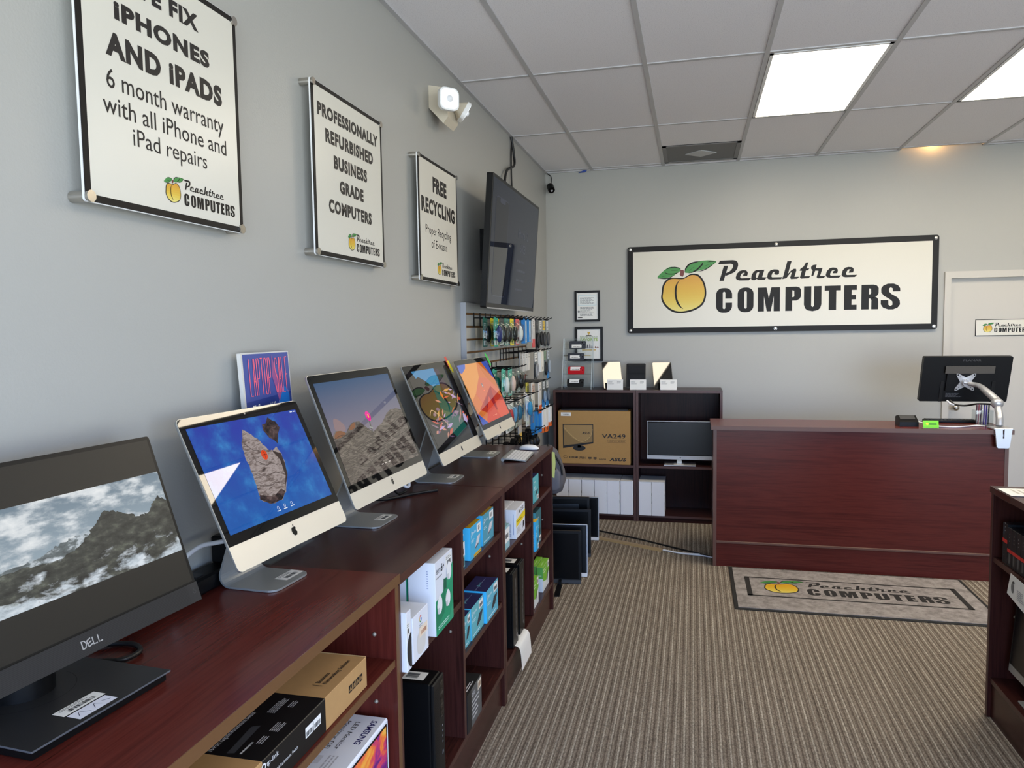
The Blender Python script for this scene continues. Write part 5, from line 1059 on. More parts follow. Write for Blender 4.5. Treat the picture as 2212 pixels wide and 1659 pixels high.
c.mb.lines(tp, .2, .4, .3, .43, 3, P(180, 180, 186), .0005); c.mb.rect(tp, .205, .36, .24, .39, P(206, 206, 210), .0005)
def sunset_mat():
    m, n, l, b = new_mat('sunset_print'); t = n.new('ShaderNodeTexCoord'); mp = n.new('ShaderNodeMapping'); mp.inputs['Scale'].default_value = (1, 5, 9); mp.inputs['Rotation'].default_value = (.35, 0, 0); l.new(t.outputs['Object'], mp.inputs[0])
    nz = n.new('ShaderNodeTexNoise'); nz.inputs['Scale'].default_value = 2.4; nz.inputs['Detail'].default_value = 6; nz.inputs['Distortion'].default_value = .8; l.new(mp.outputs[0], nz.inputs['Vector'])
    r = ramp(n, [(.3, (60, 30, 110)), (.42, (150, 40, 130)), (.5, (226, 70, 90)), (.58, (246, 130, 50)), (.68, (252, 196, 80)), (.78, (236, 90, 110))]); l.new(nz.outputs['Fac'], r.inputs[0]); l.new(r.outputs[0], b.inputs['Base Color']); b.inputs['Roughness'].default_value = .35
sunset_mat()
fs = Fr((x1, y0, .17), (0, 1, 0), (0, 0, 1)); w = y1 - y0
c.mb.rect(fs, .03, .05, w - .012, .4, 'black_gloss', .0006); c.mb.rect(fs, .036, .12, w - .018, .394, 'sunset_print', .001); c.mb.rect(fs, .2, .085, .26, .095, P(120, 120, 122), .001)
c.done('monitor_box', 'white monitor box with sunset picture on the lowest near shelf')

# ---------------------------------------------------------------- shelf units on the back wall
def front_carton(x0, x1, yf, yb, z0, z1, mat, b=.001):
    mb = MB().box(x0, x1, yf, yb, z0 + .0006, z1, mat, b); return mb, Fr((x0, yf, z0), (1, 0, 0), (0, 0, 1)), x1 - x0, z1 - z0
mb, fr, w, h = front_carton(.15, .765, -.335, -.12, .475, .93, 'kraft', .002)
q = lambda L: [((a - 168) / 789 * w, (918 - b_) / 575 * h) for a, b_ in L]
mb.poly(fr, q([(218, 487), (556, 485), (556, 692), (220, 750)]), 'ink', .0006); mb.poly(fr, q([(228, 496), (548, 494), (548, 676), (230, 722)]), P(140, 112, 66), .0009)
mb.poly(fr, q([(228, 496), (548, 494), (548, 560), (500, 640), (420, 676), (330, 640), (228, 540)]), P(162, 130, 78), .0012); mb.stroke(fr, q([(228, 520), (330, 620), (430, 676), (520, 620), (548, 540)]), .004, P(196, 164, 104), .0015)
mb.poly(fr, q([(400 + 70 * math.cos(t), 745 + 30 * math.sin(t)) for t in [PI * i / 12 for i in range(24)]]), P(30, 28, 24), .0007); mb.poly(fr, q([(385, 700), (415, 698), (420, 740), (380, 742)]), P(30, 28, 24), .0007)
def qt(s, a0, b0, a1, b1, bold=0, shear=0, d=.0008): A = q([(a0, b1)])[0]; Bq = q([(a1, b0)])[0]; mb.text(fr, s, A[0], A[1], Bq[0], Bq[1], 'ink', d, bold, shear)
qt('VA249', 650, 588, 905, 634, .015); mb.stroke(fr, q([(712, 652), (905, 652), (905, 676), (712, 676), (712, 652)]), .0016, 'ink', .0008, 0); qt('23.8"W / 60.5cm', 722, 657, 896, 671)
qt('HDMI', 290, 838, 384, 858, .03); qt('3000:1', 397, 838, 470, 862, .03, .25); qt('Game', 613, 848, 690, 872, .01, .3)
qt('ASUS', 728, 843, 905, 880, .04, .3); qt('ASUS', 432, 568, 512, 594, .03, .3, .0018)
for a in (500, 556): mb.poly(fr, q([(a, 842), (a + 34, 842), (a + 34, 860), (a, 860)]), 'ink', .0008); mb.stroke(fr, q([(a + 6, 851), (a + 28, 851)]), .002, 'kraft', .0011, 0); mb.poly(fr, q([(a + 12, 862), (a + 22, 862), (a + 22, 868), (a + 12, 868)]), 'ink', .0008)
mb.stroke(fr, q([(222, 842), (240, 832), (268, 840), (262, 852), (240, 856), (222, 842)]), .0025, 'ink', .0008)
A = q([(200, 398)])[0]; Bq = q([(312, 360)])[0]; mb.sticker(fr, A[0], A[1], Bq[0], Bq[1])
mb.box(.17, .74, -.3, -.14, .9302, .9412, P(22, 20, 20))
tag(mb.obj('monitor_box'), 'brown cardboard monitor box on back wall shelf unit', 'box')
t = thing('computer_monitor', 'silver framed dark monitor on the right back wall shelf unit', 'monitor', (1.165, -.26, .475))
fr = Fr((.9, -.285, .525), (1, 0, 0), (0, -.02, 1)); w, h = .548, .322
MB().prism(fr, rrect(w, h, .004, 2, w / 2, h / 2), -.03, 0, 'silver').rect(fr, .004, .032, w - .004, h - .004, 'black_gloss', .0005).disc(fr, w / 2, .014, .006, 'grey_plastic', .0006).obj('case', t)
MB().rect(fr, .012, .038, w - .012, h - .012, emit('dark_screen', (30, 36, 44), .12, (20, 24, 28), .3), .001).obj('screen', t)
s_ = MB().box(1.04, 1.3, -.33, -.17, .4758, .486, 'silver', .002).box(1.12, 1.2, -.331, -.2, .486, .4875, 'white_plastic'); s_.box(1.145, 1.185, -.25, -.235, .4875, .6, 'steel'); s_.obj('stand', t)
# white cartons
def white_carton(xa, label, first, zb=.056, wd=.105):
    t = thing('white_carton', label, 'box', (xa + wd / 2, -.26, zb), 0, None)
    MB().box(xa, xa + wd, -.362, -.1, zb + .0006, zb + .285, 'white_box', .002).obj('carton', t)
    l_ = MB().box(xa - .0012, xa + wd + .0012, -.3632, -.099, zb + .285, zb + .2875, 'white_box'); 
    for v in (.1, .17): l_.box(xa + wd + .0001, xa + wd + .0012, -.362, -.345, zb + v, zb + v + .02, P(70, 72, 76))
    l_.obj('flap', t)
xs = [.134, .2435, .353, .4625, .570, .682]
names = ['half hidden by the grey backpack', 'second from the left', 'third from the left', 'fourth from the left', 'fifth from the left', 'standing apart beside the partition']
for xa, nm in zip(xs, names): white_carton(xa, 'tall white carton on the bottom left shelf, ' + nm, 0)
white_carton(.8355, 'tall white carton left of the pair on the bottom right shelf', 0); white_carton(.943, 'tall white carton right of the pair on the bottom right shelf', 0)
# acrylic rack of four phones
t = thing('phone_rack', 'clear acrylic stepped rack holding four phones on the shelf unit', 'rack', (.31, -.19, 1.11))
MB().box(.18, .43, -.135, -.13, 1.1106, 1.545, 'acrylic').obj('back_panel', t)
for a in (.176, .428): MB().prism(Fr((a, 0, 0), (0, -1, 0), (0, 0, 1)), [(.13, 1.1106), (.29, 1.1106), (.17, 1.545), (.13, 1.545)], -.004, 0, 'acrylic', P(206, 216, 218, .2)).obj('side_panel', t)
phones = [(1.46, (58, 62, 70), 'dark grey phone on the top tier of the clear rack', .012), (1.355, (56, 60, 68), 'dark grey phone on the second tier of the clear rack', 0), (1.24, (186, 20, 34), 'red phone on the third tier of the clear rack', .006), (1.135, (26, 27, 28), 'black phone on the lowest tier of the clear rack', .002)]
for i, (zz, cc, lab, dx) in enumerate(phones):
    yy = -.165 - .027 * i
    MB().box(.18, .428, yy - .03, -.135, zz - .006, zz - .002, 'acrylic').obj('tier', t)
    ph = thing('phone', lab, 'phone', (.29 + dx, yy - .012, zz)); fr = Fr((.216 + dx, yy - .026, zz - .0015), (1, 0, 0), (0, .35, 1)); m = MB(); w, h = .145, .069
    m.prism(fr, rrect(w, h, .01, 4, w / 2, h / 2), -.008, 0, P(*cc, .25)); m.obj('body', ph)
    MB().prism(fr, rrect(.034, .034, .009, 3, w - .024, h - .024), 0, .0012, P(min(255, cc[0] + 12), min(255, cc[1] + 12), min(255, cc[2] + 12), .2)).disc(fr, w - .032, h - .016, .006, 'black_gloss', .0016, 12).disc(fr, w - .016, h - .032, .006, 'black_gloss', .0016, 12).obj('camera_block', ph)
    s_ = MB(); s_.rect(fr, .022, (.006, .022, .034, .034)[i], .108, (.036, .05, .066, .066)[i], 'white_paper', .0006); s_.bars(fr, .035, (.012, .028, .04, .04)[i], .095, (.02, .036, .048, .048)[i], P(70, 60, 56), .0009); s_.obj('price_sticker', ph)
MB().cyl((.17, -.15, 1.395), (.26, -.15, 1.4), .004, 'steel').obj('lock_bar', t)
# three tablets with price cards
pmat('tablet_glass', (10, 10, 11), .03, 0, .9)
for i, (xc, yaw_, lean_, lab, z2) in enumerate(((.602, 18, 21.5, 'tablet with a bright glossy screen, left of the three tablets', 1.34), (.803, 0, 15, 'dark tablet on a stand, middle of the three tablets', 1.326), (1.027, 15, 21, 'black glossy tablet on a stand, right of the three tablets', 1.334))):
    t = thing('tablet', lab, 'tablet', (xc, -.2, 1.11), R_(yaw_)); w = .162; h = (z2 - 1.115) / math.cos(R_(lean_)); fr = Fr((-w / 2, -.04, .005), (1, 0, 0), (0, math.sin(R_(lean_)), math.cos(R_(lean_)))); m = MB()
    m.prism(fr, rrect(w, h, .01, 4, w / 2, h / 2), -.008, 0, 'black_satin'); m.obj('case', t, local=True)
    MB().poly(fr, rrect(w - .003, h - .003, .009, 4, w / 2, h / 2), 'tablet_glass', .0004).rect(fr, .008, .018, w - .008, h - .018, P(26, 29, 34, .04) if i == 1 else 'tablet_glass', .0007).obj('screen', t, local=True)
    MB().box(-.05, .05, -.05, .05, .0004, .004, 'black_plastic').box(-.04, .04, .035, .04, .004, .11, 'black_plastic').obj('stand', t, local=True)
    cx = (.565, .758, 1.009)[i]; cd = MB().prism(Fr((cx, -.29, 1.1106), (1, 0, 0), (0, .18, 1)), rrect(.136, .086, .002, 2, .068, .043), -.003, 0, 'white_paper'); fr = Fr((cx, -.29, 1.1106), (1, 0, 0), (0, .18, 1))
    cd.box(cx, cx + .136, -.292, -.262, 1.1103, 1.112, 'white_paper'); cd.lines(fr, .01, .045, .06, .07, 4, P(150, 150, 150), .0006); cd.lines(fr, .085, .05, .125, .07, 2, P(130, 130, 130), .0006)
    tag(cd.obj('price_card'), ('white price card before the pale tablet', 'white price card before the dark middle tablet', 'white price card before the black right hand tablet')[i], 'card')
# ---------------------------------------------------------------- monitors standing on the floor behind the low bookcases
def floor_monitor(label, xr, y, w, h, lean, rot, frame, bar, mark=None, inner=False, zb=.0):
    t = thing('computer_monitor', label, 'monitor', (xr, y, 0), R_(rot)); fr = Fr((-w, 0, zb + .004), (1, 0, 0), (0, math.sin(R_(lean)), math.cos(R_(lean))))
    MB().prism(fr, rrect(w, h, .006, 3, w / 2, h / 2), -.022, 0, frame).prism(fr, rrect(w * .75, h * .7, .03, 3, w / 2, h / 2), -.04, -.02, 'black_plastic').obj('case', t, local=True)
    m = MB(); m.rect(fr, .004, .024, w - .004, h - .003, 'black_satin' if frame != 'silver' else 'black_plastic', .0006); m.obj('bezel', t, local=True)
    m = MB().rect(fr, .016, .03, w - .016, h - .016, emit('off_screen', (10, 12, 16), .1, (6, 7, 9), .25, .2), .001); m.obj('screen', t, local=True)
    MB().prism(fr, [(.001, .001), (w - .001, .001), (w - .001, .024), (.001, .024)], 0, .004, bar).obj('bottom_bar', t, local=True)
    if inner: MB().prism(fr, rrect(w * .6, h * .3, .01, 3, w * .55, h * .72), .0012, .004, P(20, 24, 30, .35)).obj('stand_mount', t, local=True)
    return t
m1 = floor_monitor('nearest black monitor standing on the carpet behind the low bookcases', .585, -1.99, .5, .338, 2, 5, 'black_satin', 'grey_plastic')
MB().box(-.15, -.118, -.24, -.04, .001, .009, 'black_plastic').box(-.14, -.125, -.05, .0, .009, .03, 'black_plastic').obj('foot', m1, local=True)
floor_monitor('silver edged monitor second from the bookcase end on the carpet', .606, -1.85, .54, .34, 6, 5, 'silver', 'white_plastic')
floor_monitor('wide black monitor standing third in the row on the carpet', .572, -1.42, .52, .338, 3, 6, 'black_satin', 'grey_plastic')
floor_monitor('tallest black monitor leaning fourth in the row on the carpet', .54, -1.26, .5, .392, 2, 6, 'black_satin', 'black_plastic', inner=True)
floor_monitor('silver footed monitor farthest back in the row on the carpet', .575, -.99, .5, .332, 3, 3, 'silver', 'white_plastic')

# ---------------------------------------------------------------- backpack on the bookcase end
t = thing('backpack', 'grey backpack hanging from the end of the far low bookcase', 'bag', (.46, -2.32, .66))
def loft(mb, secs, mat, n=20):
    vs_ = []; N = len(secs)
    for (cx, cy, z, rx, ry) in secs:
        for k in range(n):
            a = 2 * PI * k / n; c, s = math.cos(a), math.sin(a); vs_.append((cx + rx * math.copysign(abs(c) ** .6, c), cy + ry * math.copysign(abs(s) ** .6, s), z))
    mb.add(vs_, [(i * n + k, i * n + (k + 1) % n, (i + 1) * n + (k + 1) % n, (i + 1) * n + k) for i in range(N - 1) for k in range(n)] + [tuple(range(n))[::-1], tuple((N - 1) * n + k for k in range(n))], mat, True); return mb
loft(MB(), [(.455, -2.345, .662, .04, .03), (.455, -2.34, .68, .075, .065), (.452, -2.335, .74, .098, .075), (.45, -2.335, .8, .092, .072), (.445, -2.34, .87, .075, .065), (.44, -2.35, .92, .06, .055), (.44, -2.36, .948, .03, .03)], 'backpack_cloth').obj('body', t)
loft(MB(), [(.47, -2.402, .69, .03, .012), (.47, -2.405, .71, .06, .02), (.468, -2.405, .8, .062, .018), (.465, -2.402, .83, .04, .008)], P(100, 98, 102, .85)).obj('pocket', t)
MB().tube(smooth([(.515, -2.4, .79), (.48, -2.42, .87), (.465, -2.415, .93), (.46, -2.4, .96)], 6), .008, 'cable_black').tube(smooth([(.5, -2.405, .9), (.53, -2.39, .84), (.54, -2.385, .78)], 6), .006, 'cable_black').obj('strap', t)
tg = MB().prism(Fr((.478, -2.426, .77), (1, 0, 0), (0, 0, 1)), [(0, .01), (.022, 0), (.03, .09), (.025, .15), (.005, .155)], 0, .0015, P(204, 206, 116)); tg.obj('tag', t)

# ---------------------------------------------------------------- cables and cord cover on the carpet
tag(MB().tube(smooth([(.45, -.66, .007), (.538, -.72, .007), (.8, -.86, .007), (1.0, -.99, .007), (1.3, -1.19, .007), (1.40, -1.26, .007), (1.48, -1.3, .007)], 8), .006, 'cable_black').obj('floor_cable'), 'black cable running over the carpet to the service counter', 'cable')
cc = MB(); a, b_ = V((.5, -.885, 0)), V((1.062, -1.165, 0)); dd = (b_ - a).normalized(); nn = V((-dd.y, dd.x, 0))
fr = Fr(a, nn, V((0, 0, 1))); L = (b_ - a).length; pr = [(-.03, .0006), (.03, .0006), (.018, .012), (-.018, .012)]
cc.prism(Fr(a, nn, (0, 0, 1)), pr, 0, L if fr.n.dot(dd) > 0 else -L, P(150, 128, 92, .5)); tag(cc.obj('cord_cover'), 'tan cord cover strip on the carpet by the floor monitors', 'cord cover')
for k, (dx, r) in enumerate(((0, .005), (.012, .004))):
    tag(MB().tube(smooth([(1.055, -1.155 + dx, .006), (1.2, -1.22 + dx, .006), (1.34, -1.245 + 2.5 * dx, .006), (1.42, -1.285 + dx, .006), (1.5, -1.31 + dx, .006)], 8), r, 'cable_white').obj('floor_cable'), ('thicker white cable from the tan cord cover to the counter', 'thinner white cable beside the other from the cord cover')[k], 'cable')

# ---------------------------------------------------------------- on the service counter
Z = .965
t = thing('card_reader', 'black card reader lying on the service counter', 'card reader', (2.63, -1.32, Z))
MB().prism(Fr((2.575, -1.37, Z + .0005), (0, 1, 0), (0, 0, 1)), [(0, 0), (.11, 0), (.11, .055), (.075, .066), (.03, .045), (0, .03)], 0, .112, 'black_plastic').obj('case', t)
MB().prism(Fr((2.585, -1.3415, Z + .045), (1, 0, 0), (0, .9, .42)), [(0, 0), (.09, 0), (.09, .044), (0, .044)], 0, .003, 'grey_plastic').obj('keypad', t)
t = thing('card_holder', 'small bright green card in a clear holder on the service counter', 'card holder', (2.738, -1.44, Z))
MB().box(2.69, 2.786, -1.462, -1.415, Z + .0005, Z + .004, 'acrylic').box(2.69, 2.786, -1.4635, -1.461, Z + .004, Z + .014, 'acrylic').obj('holder', t)
g = MB().prism(Fr((2.692, -1.45, Z + .004), (1, 0, 0), (0, .3, 1)), [(0, 0), (.09, 0), (.09, .048), (0, .048)], -.002, 0, P(120, 214, 40)); fr = Fr((2.692, -1.45, Z + .004), (1, 0, 0), (0, .3, 1)); g.disc(fr, .024, .026, .008, P(240, 214, 60), .0005, 12); g.rect(fr, .035, .02, .078, .03, P(40, 120, 30), .0005); g.obj('card', t)
t = thing('keyboard', 'flat black keyboard at the back of the service counter', 'keyboard', (2.95, -1.1, Z))
MB().box(2.79, 3.1, -1.14, -1.06, Z + .0005, Z + .018, 'black_plastic', .004).obj('case', t); k_ = MB()
for r in range(4):
    for i in range(14): k_.box(2.8 + i * .021, 2.817 + i * .021, -1.132 + r * .018, -1.118 + r * .018, Z + .018, Z + .022, 'black_satin')
k_.obj('keys', t)
tag(MB().tube(smooth([(2.68, -1.3, Z + .03), (2.72, -1.3, Z + .02), (2.79, -1.36, Z + .006), (2.88, -1.39, Z + .005), (2.97, -1.35, Z + .005), (3.04, -1.3, Z + .005), (3.08, -1.33, Z + .005)], 8), .0045, 'cable_white').obj('counter_cable'), 'white cable snaking over the service counter', 'cable')
t = thing('pen_holder', 'clear pen holder at the right end of the service counter', 'pen holder', (3.09, -1.24, Z))
po = MB()
for (a, b_, c, e) in ((3.045, 3.048, -1.28, -1.2), (3.142, 3.145, -1.28, -1.2), (3.045, 3.145, -1.28, -1.277), (3.045, 3.145, -1.203, -1.2), (3.094, 3.096, -1.28, -1.2)): po.box(a, b_, c, e, Z + .0005, Z + .1, 'acrylic')
po.box(3.045, 3.145, -1.28, -1.2, Z + .0005, Z + .004, 'acrylic').obj('cup', t)
for i, (xx, cc, lab) in enumerate(((3.058, (70, 30, 36), 'dark brown pen leftmost in the clear holder'), (3.07, (120, 40, 52), 'dark red pen second from left in the holder'), (3.083, (60, 40, 60), 'dusky pen third from left in the holder'), (3.102, (92, 60, 170), 'bright purple pen in the clear holder'), (3.115, (70, 46, 150), 'deep violet pen right of the bright purple one'), (3.128, (30, 30, 32), 'black pen rightmost in the clear holder'))):
    tag(MB().tube([(xx, -1.24, Z + .005), (xx + .002, -1.245, Z + .125), (xx + .002, -1.245, Z + .14)], [.0045, .0045, .002], P(*cc, .3), 8).obj('pen'), lab, 'pen')
t = thing('computer_monitor', 'black monitor seen from behind, held by a silver arm above the counter', 'monitor', (3.05, -1.0, 1.1))
fr = Fr((2.782, -1.0, 1.096), (1, 0, 0), (.016, -.05, .307)); w, h = .535, .31; mb = MB(); mb.prism(fr, rrect(w, h, .008, 3, w / 2, h / 2), -.04, 0, 'black_plastic'); mb.prism(fr, [(.15, .078), (.42, .078), (.42, .25), (.15, .25)], 0, .018, 'black_plastic')
mb.text(fr, 'PLANAR', w * .45, h * .9, w * .65, h * .94, P(70, 70, 72), .0006, .01); mb.lines(fr, .16, .03, .26, .06, 4, P(90, 90, 92), .0006); mb.obj('case', t)
MB().prism(fr, [(.135, .2), (.43, .2), (.43, .25), (.135, .25)], .018, .022, P(74, 70, 64, .35)).obj('vent_cover', t)
for a in (.12, .43): MB().prism(fr, [(a, .0), (a + .02, 0), (a + .02, .14), (a, .14)], 0, .006, 'black_satin').obj('speaker_bracket', t)
MB().rect(Fr((3.32, -.96, 1.1), (-1, 0, 0), (0, 0, 1)), .03, .02, .51, .28, 'dark_screen', .004).obj('screen', t)
t = thing('monitor_mount', 'silver monitor arm clamped to the right end of the counter', 'monitor arm', (3.13, -1.4, Z)); pc = fr.p(.262, .142, .022)
f2 = Fr(pc, fr.u, fr.v); s_ = .058; star = []
for (sx, sy) in ((1, 1), (-1, 1), (-1, -1), (1, -1)):
    cor = [(sx * s_, sy * (s_ - .012)), (sx * s_, sy * s_), (sx * (s_ - .012), sy * s_)]
    if sx * sy < 0: cor = cor[::-1]
    star += cor
    star += [{(1, 1): (0, .032), (-1, 1): (-.032, 0), (-1, -1): (0, -.032), (1, -1): (.032, 0)}[(sx, sy)]]
pl = MB(); pl.prism(f2, star, 0, .005, 'silver')
for (sx, sy) in ((1, 1), (-1, 1), (-1, -1), (1, -1)): pl.disc(f2, sx * (s_ - .009), sy * (s_ - .009), .005, 'black_plastic', .0056, 10); pl.disc(f2, sx * (s_ - .022), sy * (s_ - .022), .003, 'black_plastic', .0056, 8)
pl.obj('mounting_plate', t)
MB().cyl(f2.p(0, 0, .005), f2.p(0, 0, .04), .024, 'silver').cyl(f2.p(0.03, -.006, .028), f2.p(-.02, .004, .028), .015, 'silver').obj('swivel', t)
el = V((3.142, -1.34, 1.118)); p0 = V(f2.p(.01, -.002, .04))
arm = smooth([p0, p0 + V((.04, -.05, -.01)), p0 * .45 + el * .55 + V((0, 0, .03)), el + V((0, .02, .02)), el], 6); MB().tube(arm, [.014 + .013 * i / (len(arm) - 1) for i in range(len(arm))], 'silver', 12).obj('upper_arm', t)
MB().ell(el, (.036, .036, .034), 'silver', 18, 12).obj('elbow', t)
MB().tube(smooth([el, el + V((0, -.03, -.05)), (3.135, -1.405, 1.03), (3.13, -1.42, .985)], 6), .021, 'silver', 14).obj('lower_arm', t)
cl = MB(); cl.prism(Fr((3.13, -1.476, .855), (1, 0, 0), (0, 0, 1)), [(-.036, 0.01), (-.028, 0), (.028, 0), (.036, .01), (.046, .108), (.046, .118), (.005, .118), (.004, .06), (-.004, .06), (-.005, .118), (-.046, .118), (-.046, .108)], 0, .014, 'silver'); cl.box(3.078, 3.185, -1.485, -1.36, Z + .0006, Z + .012, 'silver', .003).box(3.09, 3.17, -1.476, -1.449, .9255, .9375, 'silver'); cl.obj('clamp', t)
tag(MB().tube(smooth([(2.96, -1.05, 1.11), (2.98, -1.08, 1.085), (3.03, -1.12, 1.08), (3.08, -1.2, 1.1), (3.12, -1.33, 1.11)], 8), .006, 'cable_black').obj('monitor_cable'), 'black cable sagging from the rear of the monitor to its arm', 'cable')
tag(MB().tube(smooth([(2.945, -1.045, 1.105), (2.955, -1.07, 1.09), (2.98, -1.08, 1.08)], 6), .006, 'cable_white').obj('monitor_cable'), 'short white cable end under the black monitor', 'cable')

# ---------------------------------------------------------------- slatwall with hanging goods
t = thing('slatwall_panel', 'grey slatwall board on the left wall under the television', 'slatwall', (.015, -1.76, .5))
sl = MB(); zg = [1.722 - .0735 * i for i in range(16)]; tops = [1.785] + [g - .006 for g in zg]; bots = [g + .006 for g in zg] + [.5]
sl.box(.001, .014, -2.57, -.95, .5, 1.785, P(140, 96, 52, .6))
for a, b_ in zip(tops, bots): sl.box(.014, .03, -2.57, -.95, b_, a, 'wall_paint')
sl.obj('board', t)
MB().box(.0005, .032, -2.577, -2.57, .5, 1.785, P(160, 162, 166)).obj('edge_trim', t)
def hook(y, z, x1, label, group):
    o = MB().box(.0305, .0345, y - .006, y + .006, z - .055, z + .03, 'black_plastic').tube([(.034, y, z), (x1 - .03, y, z), (x1, y, z + .014)], .0032, 'black_plastic', 6)
    return tag(o.obj('display_hook'), label, 'hook', group)
def mouse_pack(x, y, zt, card, mc, label, w=.098, h=.172, foot=None):
    g = thing('mouse_pack', label, 'mouse pack', (x, y, zt - h)); fr = Fr((x, y - w / 2, zt - h), (0, 1, 0), (0, 0, 1)); q = rrect(w, h, .012, 3, w / 2, h / 2)
    c = MB().prism(fr, q, -.0012, 0, P(*card)); c.rect(fr, .01, .008, w - .01, .036, P(*(foot or (226, 232, 228))), .0004); c.bars(fr, w * .4, .012, w * .66, .026, 'ink', .0007); c.lines(fr, .02, h - .05, w * .7, h - .03, 2, P(230, 236, 232), .0005); c.stroke(fr, [(w / 2 - .016, h - .008), (w / 2 - .012, h + .004), (w / 2, h + .01), (w / 2 + .012, h + .004), (w / 2 + .016, h - .008)], .004, 'blister_green', .0004); c.obj('backing_card', g)
    m = MB().ell((x + .019, y, zt - .098), (.0175, .03, .05), P(*mc, .22), 16, 12); m.ell((x + .022, y, zt - .075), (.0145, .004, .012), P(20, 20, 22), 8, 6); m.obj('mouse', g)
    lo = [fr.p(a, b_, .0006) for a, b_ in rrect(w - .008, h - .03, .02, 3, w / 2, h / 2 - .006)]; hi = [fr.p(a, b_, .038) for a, b_ in rrect(w - .026, h - .07, .025, 3, w / 2, h / 2 - .01)]; n = len(lo)
    MB().add(lo + hi, [(i, (i + 1) % n, n + (i + 1) % n, n + i) for i in range(n)] + [tuple(n + i for i in range(n))], 'blister_green', True).obj('blister', g)
def pouch(x, y, zt, h, w, body, lab, label, coil=None, tail=None):
    g = thing('hanging_pouch', label, 'pouch', (x, y, zt - h)); fr = Fr((x, y - w / 2, zt - h), (0, 1, 0), (0, 0, 1))
    b_ = MB().prism(fr, rrect(w, h, .006, 2, w / 2, h / 2), -.003, .003, body); b_.obj('pouch', g)
    l_ = MB(); l_.prism(fr, [(.004, h * .62), (w - .004, h * .62), (w - .004, h - .012), (.004, h - .012)], .0032, .0042, P(*lab)); l_.bars(fr, w * .25, h * .68, w * .75, h * .75, 'ink', .0046); l_.lines(fr, w * .15, h * .78, w * .85, h * .9, 2, P(130, 130, 130), .0046); l_.obj('label', g)
    if coil: MB().tube([(x + .012, y + w * .3 * math.cos(a), zt - h * .7 + h * .22 * math.sin(a)) for a in [2 * PI * i / 18 for i in range(19)]], .008, P(*coil), 6).obj('coiled_cable', g)
    if tail: k = MB().prism(fr, [(.002, -.03), (w - .002, -.03), (w, .03), (0, .03)], -.002, .0038, P(*tail)); k.obj('end_flap', g)
def slim_box(x, y, zt, h, w, c1, stripe, label, foot=None):
    o = MB().box(x - .012, x + .012, y - w / 2, y + w / 2, zt - h, zt - .012, P(*c1), .001); fr = Fr((x + .012, y - w / 2, zt - h), (0, 1, 0), (0, 0, 1)); o.rect(fr, w * .3, .006, w * .7, h - .02, P(*stripe), .0005); o.bars(fr, w * .36, .015, w * .64, .035, 'ink', .0008); o.box(x - .001, x + .001, y - w * .3, y + w * .3, zt - .014, zt + .008, P(*c1))
    if foot: o.box(x - .0125, x + .0125, y - w / 2 - .0005, y + w / 2 + .0005, zt - h - .0005, zt - h * .8, P(*foot))
    tag(o.obj('cable_box'), label, 'box')
TE = (40, 150, 124); YL = (224, 208, 44); CO = (214, 96, 92); BK = (20, 21, 24); NVY = (24, 40, 96); WH = (222, 220, 214)
ORD = ('first', 'second', 'third', 'fourth', 'fifth', 'sixth', 'seventh', 'eighth', 'ninth', 'tenth', 'eleventh', 'twelfth')
Y1 = [-2.42, -2.29, -2.17, -2.05, -1.92, -1.79, -1.67, -1.55, -1.43, -1.31, -1.19, -1.06]
for i, y in enumerate(Y1): hook(y, 1.70, .24, 'black display hook, %s from the near end of the top row' % ORD[i], 'hooks of the top row')
def top_row(i, s): return '%s on the %s top-row hook' % (s, ORD[i])
mouse_pack(.165, Y1[0], 1.703, TE, (24, 40, 104), top_row(0, 'teal blister pack with a navy mouse at the front')); mouse_pack(.10, Y1[0], 1.703, (20, 96, 84), BK, top_row(0, 'dark teal mouse pack behind another'))
mouse_pack(.165, Y1[1], 1.703, (58, 62, 60), BK, top_row(1, 'dark pack with a glossy black mouse')); mouse_pack(.11, Y1[1], 1.703, YL, BK, top_row(1, 'yellow mouse pack behind the dark one'))
mouse_pack(.165, Y1[2], 1.703, (70, 130, 112), (24, 24, 30), top_row(2, 'green pack with a black mouse in front')); mouse_pack(.105, Y1[2], 1.703, YL, (130, 128, 190), top_row(2, 'yellow pack with a lavender mouse'))
mouse_pack(.17, Y1[3], 1.703, YL, (16, 20, 26), top_row(3, 'bright yellow pack with a black mouse in front'), foot=(226, 222, 120)); mouse_pack(.11, Y1[3], 1.703, (60, 110, 120), (40, 100, 120), top_row(3, 'grey teal pack behind a yellow one'))
mouse_pack(.175, Y1[4], 1.703, CO, (226, 224, 220), top_row(4, 'coral red pack with a white mouse')); mouse_pack(.12, Y1[4], 1.703, (40, 90, 150), (150, 160, 200), top_row(4, 'blue pack hidden behind the coral one'))
slim_box(.19, Y1[5], 1.703, .165, .075, (40, 126, 190), (232, 230, 224), top_row(5, 'blue slim box with white stripe')); slim_box(.13, Y1[5], 1.703, .165, .075, (36, 110, 176), (36, 110, 176), top_row(5, 'plain blue slim box behind a striped one'))
slim_box(.19, Y1[6], 1.703, .16, .07, (44, 132, 196), (232, 230, 224), top_row(6, 'blue slim box with white stripe'))
pouch(.2, Y1[7], 1.703, .17, .08, P(200, 198, 194, .3), WH, top_row(7, 'white headed pouch with a red foot'), None, (206, 80, 80))
pouch(.2, Y1[8], 1.703, .22, .08, P(30, 31, 33, .3), (60, 60, 62), top_row(8, 'long black pouch'), BK)
pouch(.2, Y1[9], 1.703, .2, .08, 'clear_plastic', WH, top_row(9, 'clear pouch with white label and black cable'), BK)
pouch(.2, Y1[10], 1.703, .21, .08, P(150, 150, 148, .3), (232, 196, 60), top_row(10, 'grey pouch with a yellow label'), (60, 60, 60))
